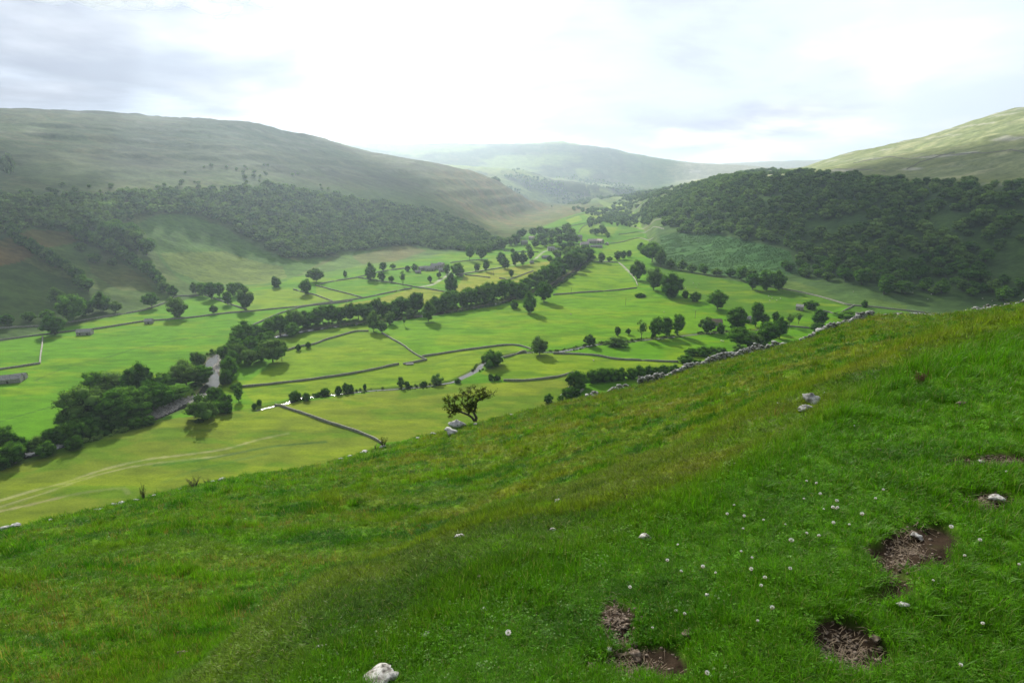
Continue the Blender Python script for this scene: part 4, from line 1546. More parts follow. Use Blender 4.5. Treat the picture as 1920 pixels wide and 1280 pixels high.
# ------------------------------------------------------------------ stone
def stone_mat(name, stops, scale=3.0, bump=0.02, rnd=0.0):
    m, ns, ls = new_mat(name)
    out = ns.new('ShaderNodeOutputMaterial')
    b = ns.new('ShaderNodeBsdfPrincipled')
    b.inputs['Roughness'].default_value = 0.92
    b.inputs['Specular IOR Level'].default_value = 0.2
    g = ns.new('ShaderNodeNewGeometry')
    t = ns.new('ShaderNodeTexNoise')
    t.inputs['Scale'].default_value = scale
    t.inputs['Detail'].default_value = 7
    t.inputs['Roughness'].default_value = 0.65
    ls.new(g.outputs['Position'], t.inputs['Vector'])
    v = ns.new('ShaderNodeTexVoronoi')
    v.inputs['Scale'].default_value = scale * 1.7
    ls.new(g.outputs['Position'], v.inputs['Vector'])
    f = mth(ns, ls, 'ADD', t.outputs['Fac'], mth(ns, ls, 'MULTIPLY_ADD', v.outputs['Distance'], 0.3, -0.12))
    if rnd:
        f = mth(ns, ls, 'ADD', f, mth(ns, ls, 'MULTIPLY_ADD', g.outputs['Random Per Island'], rnd, -rnd / 2))
    r = ramp(ns, stops)
    ls.new(f, r.inputs[0])
    ls.new(r.outputs[0], b.inputs['Base Color'])
    bp = ns.new('ShaderNodeBump')
    bp.inputs['Distance'].default_value = bump
    ls.new(f, bp.inputs['Height'])
    ls.new(bp.outputs[0], b.inputs['Normal'])
    ls.new(b.outputs[0], out.inputs[0])
    return m


M_lime = stone_mat('limestone', [(0.36, (0.05, 0.05, 0.045)), (0.48, (0.22, 0.22, 0.20)), (0.66, (0.52, 0.52, 0.50))], 7.0, 0.06, 0.25)
M_lime_s = stone_mat('limestone_near', [(0.30, (0.03, 0.03, 0.028)), (0.45, (0.26, 0.24, 0.21)), (0.62, (0.60, 0.58, 0.54))], 28.0, 0.006)
M_wall = stone_mat('field_wall_stone', [(0.3, (0.085, 0.095, 0.06)), (0.5, (0.20, 0.195, 0.16)), (0.7, (0.38, 0.37, 0.33))], 1.6, 0.1)
M_house = stone_mat('house_stone', [(0.3, (0.20, 0.19, 0.165)), (0.5, (0.31, 0.29, 0.255)), (0.7, (0.42, 0.40, 0.35))], 1.2, 0.05)
M_roof = stone_mat('stone_slate', [(0.3, (0.17, 0.165, 0.16)), (0.5, (0.27, 0.26, 0.25)), (0.7, (0.38, 0.36, 0.34))], 1.0, 0.05)
M_roofp = stone_mat('pinkish_roof', [(0.3, (0.30, 0.24, 0.22)), (0.5, (0.42, 0.35, 0.33)), (0.7, (0.52, 0.45, 0.42))], 1.0, 0.05)
M_brown = stone_mat('brown_roof', [(0.3, (0.15, 0.11, 0.08)), (0.7, (0.24, 0.18, 0.13))], 1.0, 0.05)
M_peb = stone_mat('river_gravel', [(0.3, (0.10, 0.09, 0.08)), (0.5, (0.30, 0.28, 0.26)), (0.7, (0.48, 0.45, 0.42))], 1.0, 0.05, 0.3)


def flat_mat(name, col, rough=0.8):
    m, ns, ls = new_mat(name)
    out = ns.new('ShaderNodeOutputMaterial')
    b = ns.new('ShaderNodeBsdfPrincipled')
    b.inputs['Roughness'].default_value = rough
    t = ns.new('ShaderNodeTexNoise')
    t.inputs['Scale'].default_value = 20
    c = mixc(ns, ls, t.outputs['Fac'], tuple(x * .75 for x in col), tuple(min(1, x * 1.25) for x in col))
    ls.new(c, b.inputs['Base Color'])
    ls.new(b.outputs[0], out.inputs[0])
    return m


M_glass = flat_mat('window_glass', (0.03, 0.035, 0.04), 0.15)
M_door = flat_mat('weathered_door', (0.07, 0.05, 0.035))
M_wood = flat_mat('weathered_wood', (0.13, 0.11, 0.09))
M_wool = flat_mat('wool', (0.68, 0.65, 0.58), 0.95)
M_face = flat_mat('dark_face', (0.06, 0.05, 0.045), 0.9)
M_straw = flat_mat('dead_straw', (0.17, 0.125, 0.075), 0.8)
M_brownplant = flat_mat('dead_thistle', (0.16, 0.085, 0.045), 0.9)


def wall_strip(label, pts, h=1.35, name='dry_stone_wall', f=far, group=None):
    L = smooth_line(poly_world(pts, f), 2.2) if len(pts) > 2 else smooth_line(poly_world(pts, f), 2.2)
    n = len(L)
    t = np.gradient(L, axis=0)
    t /= np.linalg.norm(t, axis=1)[:, None] + 1e-9
    nn = np.stack([-t[:, 1], t[:, 0]], 1)
    z = gh(L[:, 0], L[:, 1])
    s = np.arange(n)
    hh = h * (1 + 0.13 * vnoise(s / 1.3, s * 0, 5) + 0.12 * vnoise(s / 9.0, s * 0, 9))
    gap = vnoise(s / 6.0 + pts[0][0], s * 0, 15) > 0.86
    hh = np.where(gap, hh * 0.45, hh)
    rows = []
    for off, zz in ((-.46, -.25), (-.40, .5), (-.26, .93), (-.2, 1.0), (.2, 1.0), (.26, .93), (.40, .5), (.46, -.25)):
        o = off * (1 + 0.2 * vnoise(s / 0.9, s * 0 + off * 10, 21))
        rows.append(np.c_[L + nn * o[:, None], z + (hh * zz if zz > 0 else zz)])
    V = np.concatenate(rows)
    i = np.arange(n - 1)
    F = np.concatenate([np.stack([k * n + i, k * n + i + 1, (k + 1) * n + i + 1, (k + 1) * n + i], 1) for k in range(7)])
    o = obj(name, mesh_np(name, V, F, (M_wall,)))
    return tag(o, label, 'wall', group, 'thing')


WALLS = [
    ('long field wall running from the left edge past both small barns', [(-80, 645), (0, 638), (80, 628), (143, 620), (180, 617), (225, 610), (270, 603), (345, 597), (420, 588), (500, 581), (567, 574), (631, 566), (675, 560), (725, 550), (772, 541)]),
    ('wall of the track that runs below the long wall to the river', [(455, 620), (490, 603), (520, 590), (547, 581), (577, 574), (638, 568), (660, 564)]),
    ('short wall coming down from the long wall in the left fields', [(80, 632), (79, 650), (76, 668), (75, 682)]),
    ('wall along the lower side of the small field at the left edge', [(75, 682), (50, 686), (0, 693), (-60, 702)]),
    ('wall along the foot of the dark left slope', [(-60, 622), (0, 616), (83, 611), (135, 604), (187, 596), (230, 589), (273, 581), (320, 564), (333, 556), (377, 554)]),
    ('wall slanting down from the tree group to the big dark tree', [(383, 553), (405, 561), (430, 570), (463, 581)]),
    ('short wall slanting past the lone tree with the shadow', [(550, 543), (572, 549), (593, 554), (623, 565)]),
    ('wall slanting down the left side of the green field', [(591, 535), (620, 543), (640, 548), (660, 553), (678, 558)]),
    ('wall climbing along the top of the green field to the farm', [(600, 533), (630, 527), (666, 521), (712, 510), (753, 504), (772, 501)]),
    ('wall with four small trees below the farm', [(672, 521), (695, 524), (725, 529), (750, 533), (775, 538)]),
    ('wall between the farm lane and the river belt', [(775, 538), (803, 542), (844, 549)]),
    ('left piece of the broken wall crossing the hay field', [(872, 516), (895, 518), (919, 521)]),
    ('right piece of the broken wall crossing the hay field', [(936, 522), (946, 523), (956, 524), (1000, 508)]),
    ('wall beside the lane between the farm and the village', [(869, 514), (900, 509), (931, 504), (944, 501)]),
    ('wall under the paddock near the end of the wood', [(944, 471), (970, 472), (1010, 473)]),
    ('wall above the bright field beside two tall trees', [(845, 493), (880, 489), (915, 487)]),
    ('wall curving over the meadow to the three pale trees', [(537, 658), (562, 650), (587, 646), (612, 637), (637, 630), (666, 622), (691, 621)]),
    ('wall slanting from the three pale trees to the meadow corner', [(716, 625), (735, 636), (753, 646), (772, 660), (787, 669), (800, 675)]),
    ('wall along the bottom of the broad middle field', [(791, 669), (830, 663), (869, 657), (915, 651), (962, 647), (987, 652), (996, 656)]),
    ('stub of wall at the meadow corner beside the gateway', [(800, 675), (780, 679), (756, 683)]),
    ('long wall along the bottom of the yellow-green meadow', [(748, 683), (690, 695), (619, 707), (575, 713), (537, 717), (495, 722), (453, 726)]),
    ('near field wall running down from the stream to the brow', [(516, 760), (545, 768), (573, 777), (605, 789), (633, 798), (665, 808), (700, 822), (716, 832)]),
    ('wavy wall running right from the big pale tree', [(1037, 663), (1075, 664), (1119, 667), (1150, 673), (1181, 675), (1225, 677), (1272, 679)]),
    ('short wall between the dome bush and the big pale tree', [(944, 671), (960, 667), (975, 661), (987, 660)]),
    ('straight wall under the lime-green field', [(1037, 553), (1075, 550), (1119, 547), (1160, 544), (1194, 540)]),
    ('low wall crossing the field above the thick hedge', [(1016, 711), (1045, 707), (1075, 699)]),
    ('low wall crossing behind the hawthorn', [(944, 714), (980, 714), (1016, 711)]),
    ('grey wall along the foot of the right hillside', [(1440, 538), (1468, 542), (1509, 550), (1553, 561), (1591, 572), (1627, 575), (1673, 580), (1728, 586), (1770, 591)]),
    ('wall meeting the hillside wall near the little round bush', [(1537, 583), (1555, 586), (1570, 589), (1588, 580), (1602, 572)]),
    ('wall behind the dark cluster near the broken wall', [(1455, 610), (1490, 613), (1520, 616)]),
    ('far wall below the farmstead pasture', [(1144, 457), (1170, 453), (1197, 447), (1225, 446)]),
    ('highest far wall crossing the upper pasture', [(1165, 422), (1175, 421), (1225, 416), (1275, 411)]),
    ('wall at the head of the lime-green field', [(1112, 490), (1135, 492), (1159, 492)]),
    ('wall beside the pale lane right of the lime-green field', [(1160, 493), (1175, 505), (1188, 520), (1196, 536)]),
    ('left of two tiny walls beside the hedge at the brow', [(1069, 726), (1060, 735), (1050, 745)]),
    ('right of two tiny walls beside the hedge at the brow', [(1094, 730), (1088, 736), (1081, 742)]),
    ('hazy wall crossing the pasture above the right-hand wood', [(1480, 331), (1540, 322), (1600, 318), (1660, 322)]),
    ('long wall running level across the right-hand hilltop pasture', [(1600, 306), (1700, 298), (1800, 290), (1940, 284)]),
    ('short wall climbing the right-hand hilltop pasture', [(1700, 318), (1740, 300), (1790, 286)]),
    ('wall between two bright strips at the valley head', [(1150, 398), (1195, 390), (1240, 380), (1290, 374)]),
    ('wall round the small bright field at the foot of the moor spur', [(1085, 436), (1095, 424), (1122, 418), (1126, 436)]),
    ('wall along the lower side of the far sloping green field', [(1160, 440), (1200, 436), (1245, 430)]),
    ('faint wall on the hazy far slope', [(1040, 336), (1090, 342), (1150, 352)]),
    ('wall on the moor spur climbing toward the far valley', [(1060, 412), (1090, 402), (1120, 398), (1150, 400)]),
    ('wall along the foot of the moor spur above the village', [(1000, 432), (1040, 428), (1085, 421), (1120, 418)]),
]
for lab, pts in WALLS:
    wall_strip(lab, pts)

# ------------------------------------------------------------------ buildings
def house(px, py, L, W, Hh, rz, label, cat='house', roof=None, chim=0, rh=None, wins=2, door=True, name='stone_house'):
    p = far(px, py)
    e = empty(name, (p.x, p.y, p.z - 0.3), rz)
    tag(e, label, cat)
    roof = roof or M_roof
    rh = rh or W * 0.36
    m = MB()
    x, y = L / 2, W / 2
    m.add([(-x, -y, -1), (x, -y, -1), (x, y, -1), (-x, y, -1), (-x, -y, Hh), (x, -y, Hh), (x, y, Hh), (-x, y, Hh), (-x, 0, Hh + rh), (x, 0, Hh + rh)],
          [(0, 1, 5, 4), (1, 2, 6, 9, 5), (2, 3, 7, 6), (3, 0, 4, 8, 7)])
    obj('wall', m.mesh('wall', (M_house,)), e)
    m = MB()
    o, t = 0.3, 0.16
    for s in (-1, 1):
        dz = rh * (y + o) / y
        a = [(-x - o, s * (y + o), Hh + rh - dz), (x + o, s * (y + o), Hh + rh - dz), (x + o, 0, Hh + rh), (-x - o, 0, Hh + rh)]
        b = [(q[0], q[1], q[2] + t) for q in a]
        m.add(a + b, [(0, 1, 2, 3), (4, 7, 6, 5), (0, 4, 5, 1), (1, 5, 6, 2), (3, 2, 6, 7), (0, 3, 7, 4)])
    r = obj('roof', m.mesh('roof', (roof,)), e)
    for c in range(chim):
        m = MB()
        xx = (-x + 0.5) if c == 0 else (x - 0.5)
        m.box((xx, 0, Hh + rh + 0.4), (0.8, 0.7, 1.6))
        m.box((xx, 0, Hh + rh + 1.27), (0.95, 0.85, 0.12))
        obj('chimney', m.mesh('chimney', (M_house,)), r)
    if wins:
        m = MB()
        for k in range(wins):
            wx = -x + L * (k + 0.5) / wins
            m2 = MB()
            m2.box((0, 0, 0), (0.9, 0.08, 1.1))
            for zz in ((1.5, 4.1) if Hh > 4.5 else (1.6,)):
                if door and k == wins // 2 and zz < 2:
                    continue
                w_ = obj('window', m2.mesh('window', (M_glass,)), e, (wx, -y - 0.02, zz))
    if door:
        m = MB()
        m.box((-x + L * (wins // 2 + 0.5) / max(wins, 1) if wins else 0, -y - 0.02, 1.0), (1.1, 0.08, 2.1))
        obj('door', m.mesh('door', (M_door,)), e)
    return e


BN = dict(cat='barn', name='stone_barn')
house(160, 627, 11, 6, 3.2, R(12), 'larger stone field barn standing on the long left wall', wins=2, **BN)
house(280, 606, 6.5, 5, 2.8, R(14), 'small stone field barn on the long left wall', wins=0, **BN)
house(18, 716, 14, 6.5, 3.0, R(22), 'low stone barn at the left edge, below the small walled field', wins=1, **BN)
house(40, 710, 6, 5, 2.4, R(22), 'short lean-to joined to the right end of the low stone barn', cat='shed', name='stone_shed', wins=0, door=True)
house(1499, 581, 6.5, 5.5, 4.2, R(-35), 'small stone barn with a tree at its side, under the right hillside', wins=0, **BN)
house(768, 683, 5, 2.2, 0.9, R(15), 'low white stone trough shed in the gateway of the meadow walls', cat='shed', name='stone_shed', wins=0, door=False, rh=0.4)
house(1339, 608, 13, 7, 3.0, R(-5), 'long building with a brown roof half hidden among trees', cat='building', roof=M_brown, name='farm_building', wins=0, door=False)
house(1400, 604, 8, 6, 4, R(20), 'small pale building hidden behind the tall slim tree', cat='building', name='farm_building', wins=1)
# farm under the left slope
house(818, 504, 15, 8, 5.5, R(25), 'biggest farmhouse of the farm under the left slope', chim=2, wins=4)
house(805, 507, 14, 7, 4.2, R(20), 'long grey farm building left of the biggest farmhouse', cat='building', name='farm_building', wins=2)
house(793, 506, 12, 7, 3.2, R(35), 'low farm shed at the left end of the farm', cat='shed', name='farm_shed', wins=0)
house(827, 500, 10, 6, 4.5, R(-30), 'farm building set crosswise behind the farmhouse', cat='building', name='farm_building', wins=2)
house(784, 512, 8, 5, 2.6, R(10), 'small shed below the left end of the farm', cat='shed', name='farm_shed', wins=0)
house(828, 509, 8, 5.5, 3.4, R(15), 'small outbuilding below the biggest farmhouse', cat='shed', name='farm_shed', wins=1)
house(864, 517, 7, 4, 2.4, R(10), 'little pale shed beside the lane right of the farm trees', cat='shed', name='farm_shed', wins=0)
# farmstead at the head of the meadows
house(1096, 461, 16, 9, 4.5, R(5), 'left pinkish-roofed barn of the far farmstead', roof=M_roofp, wins=2, **BN)
house(1110, 456, 18, 10, 5.0, R(12), 'broad pinkish-roofed barn in the middle of the far farmstead', roof=M_roofp, wins=2, **BN)
house(1125, 456, 14, 9, 5.5, R(-50), 'tall gabled house at the right of the far farmstead', roof=M_roofp, chim=1, wins=3)
house(1118, 464, 22, 6, 3.0, R(4), 'long low shed along the front of the far farmstead', cat='shed', roof=M_roof, name='farm_shed', wins=0)
house(1138, 459, 7, 6, 3.2, R(60), 'small building at the right end of the far farmstead', cat='building', roof=M_roofp, name='farm_building', wins=0)
house(1087, 451, 8, 8, 8.5, R(15), 'tall narrow stone house rising behind the far farmstead', chim=1, wins=2)
# village
house(983, 458, 12, 7, 5.5, R(25), 'pale house among trees at the left of the village', chim=2, wins=3)
house(997, 450, 11, 7, 5.5, R(-30), 'house with a bright roof behind the pale village house', chim=1, wins=3, roof=M_roofp)
house(1033, 470, 12, 7, 5.0, R(10), 'first house at the end of the pale village lane', chim=1, wins=3)
house(1045, 473, 11, 7, 5.2, R(-15), 'second house at the end of the pale village lane', chim=2, wins=3)
house(1046, 483, 9, 6, 4.0, R(5), 'small pinkish house below the lane houses', roof=M_roofp, chim=1, wins=2)
house(1024, 484, 14, 6, 2.6, R(25), 'low barn in the walled yard below the village lane', wins=0, **BN)
house(997, 494, 6, 4, 2.6, R(0), 'tiny shed at the lower corner of the village lane', cat='shed', name='farm_shed', wins=0)
house(1112, 415, 12, 7, 5, R(20), 'far pale house at the foot of the moor spur', chim=1, wins=2)

# ------------------------------------------------------------------ poles, gateposts, sheep
def pole(px, py, h, label):
    p = far(px, py)
    e = empty('utility_pole', (p.x, p.y, p.z - 0.3))
    tag(e, label, 'pole', 'poles crossing the middle fields')
    m = MB()
    m.tube([(0, 0, 0), (0, 0, h)], [0.17, 0.13], 8)
    obj('post', m.mesh('post', (M_wood,)), e)
    m = MB()
    m.box((0, 0, h - 0.5), (1.5, 0.12, 0.12))
    obj('crossarm', m.mesh('crossarm', (M_wood,)), e)
    m = MB()
    for x in (-.6, .6):
        m.tube([(x, 0, h - .44), (x, 0, h - .25)], [.06, .05], 6)
    obj('insulator', m.mesh('insulator', (M_glass,)), e)


pole(1173, 572, 8, 'wooden pole in the broad field below the lime-green one')
pole(1303, 597, 8, 'wooden pole in the field left of the wide round tree')
pole(1071, 552, 8, 'wooden pole standing just below the lime-green field')
pole(925, 516, 7.5, 'wooden pole in the hay field near the lane')


def sheep_mesh():
    V, F = ICO2
    v = V * np.array([0.55, 0.3, 0.3]) + np.array([0, 0, 0.68])
    v[:, 2] += 0.03 * np.sin(v[:, 0] * 9) * np.cos(v[:, 1] * 11)
    return mesh_np('fleece', v, F, (M_wool,), True)


fleece = sheep_mesh()
m = MB()
m.tube([(0.45, 0, .72), (0.62, 0, .82), (0.76, 0, .70), (0.82, 0, .62)], [.12, .11, .09, .05], 7)
m.box((0.62, 0.12, .83), (.05, .12, .05))
m.box((0.62, -0.12, .83), (.05, .12, .05))
sheep_head = m.mesh('head', (M_face,), True)
m = MB()
m.tube([(0, 0, .45), (0.01, 0, .22), (0, 0, 0)], [.07, .045, .04], 6)
sheep_leg = m.mesh('leg', (M_face,), True)
SHEEP = [(1300, 532), (1310, 533), (1285, 541), (1441, 556), (1447, 560), (1456, 564), (1443, 565), (1463, 561), (1440, 617), (1352, 640), (1356, 641), (1600, 548),
         (1711, 550), (1739, 562), (1746, 553), (1842, 561), (1860, 565), (1305, 540), (1113, 677), (1070, 590), (1245, 586)]
HERD = {}
for k, (px, py) in enumerate(sorted(SHEEP)):
    p = far(px, py)
    e = empty('sheep', p, random.uniform(0, 6.28), (1.25, 1.25, 1.25))
    lab, grp = (('white sheep in the field left of the stone barn', 'sheep left of the stone barn') if 1400 < px < 1500 and py < 600 else
                ('white sheep on dark ground under the right hillside', 'sheep under the right hillside') if px > 1500 else
                ('white sheep in the long field below the hedge trees', 'sheep below the hedge trees') if py < 545 else
                ('white sheep grazing by the stream near the dark cluster', 'sheep near the dark cluster') if px > 1300 else
                (['white sheep alone below the wavy wall', 'white sheep alone in the broad middle field', 'white sheep alone near the middle pole'][[1113, 1070, 1245].index(px)], None))
    if grp:
        HERD[grp] = HERD.get(grp, 0) + 1
        lab += ', ' + ORD[HERD[grp] - 1] + (' from left' if HERD[grp] > 1 else '')
    tag(e, lab, 'sheep', grp)
    obj('fleece', fleece, e)
    obj('head', sheep_head, e)
    for x, y in ((.32, .14), (.32, -.14), (-.34, .14), (-.34, -.14)):
        obj('leg', sheep_leg, e, (x, y, 0))

# gravel stones of the river bars, too small to pick apart
def lumps(n, pts_fn, size, seed, mat, name, flat=0.6, label=None, cat=None, parent=None):
    g = np.random.default_rng(seed)
    V0, F0 = ICO1
    Vs, Fs = [], []
    P = pts_fn(g, n)
    for k in range(len(P)):
        s = size * g.uniform(0.5, 1.5)
        v = V0 * (1 + g.uniform(-.3, .3, (len(V0), 1))) * np.array([s * g.uniform(.8, 1.4), s * g.uniform(.7, 1.2), s * flat])
        th = g.uniform(0, 6.28)
        c, s_ = math.cos(th), math.sin(th)
        v = v @ np.array([[c, s_, 0], [-s_, c, 0], [0, 0, 1]])
        Vs.append(v + P[k])
        Fs.append(F0 + k * len(V0))
    o = obj(name, mesh_np(name, np.concatenate(Vs), np.concatenate(Fs), (mat,)), parent)
    if label:
        tag(o, label, cat)
    return tag(o, kind='stuff')


def in_gravel(g, n):
    out_ = []
    for poly, k in ((poly_world(GRAVEL), int(n * .75)), (poly_world(GRAVEL2), int(n * .25))):
        P = np.array(poly)
        X = g.uniform(P[:, 0].min(), P[:, 0].max(), k * 6)
        Y = g.uniform(P[:, 1].min(), P[:, 1].max(), k * 6)
        s = inside(poly, X, Y)
        X, Y = X[s][:k], Y[s][:k]
        out_.append(np.c_[X, Y, gh(X, Y)])
    return np.concatenate(out_)


lumps(2600, in_gravel, 0.45, 501, M_peb, 'gravel', label='pale gravel and cobbles of the bar in the river bend', cat='gravel')

# ------------------------------------------------------------------ rocks on the near hillside
def rock_mesh(seed, n=3, sharp=0.6, flat=0.6):
    V0, F0 = (ICO3 if n == 3 else ICO2)
    g = np.random.default_rng(seed)
    v = V0.copy()
    for k in range(9):
        d = g.normal(0, 1, 3)
        d /= np.linalg.norm(d)
        c = g.uniform(0.55, 0.85)
        dd = v @ d
        v = v - np.maximum(dd - c, 0)[:, None] * d * 0.9
    v = v * (1 + sharp * 0.5 * fbm(v[:, 0] * 1.7 + seed, v[:, 1] * 1.7 + v[:, 2] * 1.3, seed, 4)[:, None])
    v[:, 2] *= flat
    return v, F0


def brow_pt(px, py, k=0.97):
    """the point of the brow on the bearing of a pixel"""
    dx, dy, dz = pdir(px, py)
    a = math.atan2(dx, dy)
    r = float(np.interp(a, AZ, sil_r)) * k
    x, y = r * sin(a), r * cos(a)
    return Vector((x, y, float(gh(x, y))))


def on_brow(px, py):
    """ground on the near hillside, never past its brow"""
    b = np.interp(px, [q[0] for q in BROW], [q[1] for q in BROW])
    if py < b + 9:
        return brow_pt(px, py, max(0.90, 0.985 - max(0, py - b) * .008))
    return hit(px, py)


def rock(px, py, wpx, label, seed, flat=0.55, long=1.5, rz=None, mat=None, sink=0.35, f=hit, group=None, rise=0.0, name='rock'):
    p = f(px, py)
    if f is hit:
        bpy_ = np.interp(px, [b[0] for b in BROW], [b[1] for b in BROW])
        if py < bpy_ + 9:
            rise += 0.20
            p = brow_pt(px, py, max(0.90, 0.985 - max(0, py - bpy_) * .008))
    s = wpx * ppm(p) / 2
    if wpx > 20 and f is hit and p.length > 30:
        rise += 0.25 * s
    v, F = rock_mesh(seed, 3 if wpx > 12 else 2)
    k = v * np.array([s, s / long * 1.2, s * flat * 1.3])
    me = mesh_np(name, k, F, (mat or M_lime,))
    # rough mounding is faceted limestone; keep flat shading
    o = obj(name, me, loc=(p.x, p.y, p.z + s * flat * (1 - sink) * 0.6 + rise))
    o.rotation_euler = (random.uniform(-.15, .15), random.uniform(-.15, .15), rz if rz is not None else random.uniform(-.5, .5))
    return tag(o, label, 'rock', group)


ROCKS = [
    (858, 804, 34, 'upper of two big grey boulders below the hawthorn', 11, 0.7, 1.3, -0.5),
    (848, 815, 32, 'lower of two big grey boulders below the hawthorn', 12, 0.55, 1.5, -0.5),
    (812, 806, 12, 'small grey rock left of the two big boulders', 13, 0.6, 1.3, 0),
    (891, 791, 8, 'pale rock at the foot of the hawthorn trunk', 14, 0.9, 1.0, 0),
    (960, 771, 8, 'small pale rock on the brow right of the hawthorn', 15, 0.5, 1.5, 0),
    (783, 812, 9, 'pale rock on the brow left of the boulders', 16, 0.5, 1.5, 0),
    (682, 840, 18, 'white slab on the brow below the little bare tree', 17, 0.4, 2.0, 0.3),
    (655, 847, 12, 'pale slab left of the white slab on the brow', 18, 0.4, 2.0, 0.3),
    (716, 832, 14, 'grey rock where the near field wall meets the brow', 19, 0.6, 1.5, 0.3),
    (640, 862, 10, 'flat pale rock half sunk in the brow grass', 20, 0.4, 2.0, 0.3),
    (416, 893, 14, 'white rock on the brow right of the grey thorn bush', 21, 0.5, 1.6, 0.2),
    (398, 897, 8, 'smaller white rock beside the grey thorn bush', 22, 0.5, 1.6, 0.2),
    (340, 922, 8, 'single white stone below the grey thorn bush', 23, 0.5, 1.3, 0.2),
    (288, 928, 9, 'white stone on the brow where the ditch ends', 24, 0.4, 1.8, 0.2),
    (256, 937, 13, 'flat grey slab right of the small rock heap', 25, 0.35, 2.0, 0.2),
    (228, 944, 14, 'topmost rock of the small heap on the left brow', 26, 0.5, 1.5, 0.3),
    (214, 951, 12, 'dark split rock in the small heap on the left brow', 27, 0.6, 1.3, 0.3),
    (240, 953, 10, 'lowest right rock of the small heap on the left brow', 28, 0.4, 1.8, 0.3),
    (193, 964, 17, 'pale slab at the left end of the small rock heap', 29, 0.4, 2.0, 0.4),
    (181, 961, 7, 'little white rock above the pale slab', 30, 0.5, 1.3, 0.2),
    (118, 978, 13, 'white rock standing alone on the left brow', 31, 0.6, 1.4, 0.2),
    (98, 984, 9, 'small stone left of the lone white rock on the brow', 32, 0.5, 1.4, 0.2),
    (78, 992, 12, 'thin pale slab on the left brow', 33, 0.35, 2.2, 0.2),
    (33, 994, 22, 'long white slab near the left edge of the brow', 34, 0.35, 2.3, 0.2),
    (8, 1001, 26, 'white slab running off the left edge of the photo', 35, 0.35, 2.4, 0.35),
    (1519, 755, 28, 'tall jagged white rock on the right slope', 36, 1.0, 1.1, 0.2),
    (1506, 770, 34, 'long low foot of the jagged white rock', 37, 0.4, 1.8, 0.5),
    (1521, 741, 8, 'knob of stone on top of the jagged white rock', 38, 0.9, 1.0, 0),
    (1548, 736, 15, 'small white rock behind the jagged one', 39, 0.45, 1.9, 0.2),
    (1465, 756, 15, 'dark weathered rock flush with the grass left of the jagged rock', 40, 0.25, 2.0, 0.1),
    (1810, 652, 13, 'pale stone high on the right slope', 41, 0.5, 1.6, 0.4),
    (1788, 690, 15, 'flat stone in the straw grass near the bright lip', 42, 0.35, 2.0, 0.4),
    (1682, 698, 9, 'small flat stone left of the dead thistle', 43, 0.3, 1.6, 0.4),
    (1645, 595, 12, 'pale stone at the end of the broken wall', 44, 0.5, 1.4, 0.2),
    (1712, 587, 16, 'white slab on the brow right of the broken wall', 45, 0.4, 2.0, 0),
    (1745, 590, 12, 'grey slab right of the white slab on the brow', 46, 0.35, 2.0, 0),
    (1845, 580, 15, 'white boulder in the broken stones at the right brow', 47, 0.7, 1.4, 0),
    (1470, 646, 16, 'grey mossy rock in the gap of the broken wall', 48, 0.7, 1.3, 0),
    (1538, 626, 18, 'largest white boulder in the broken wall', 49, 0.8, 1.3, 0.2),
]
for (px, py, w, lab, sd_, fl_, lg, rz) in ROCKS:
    rock(px, py + 1, w, lab, sd_, fl_, lg, rz)

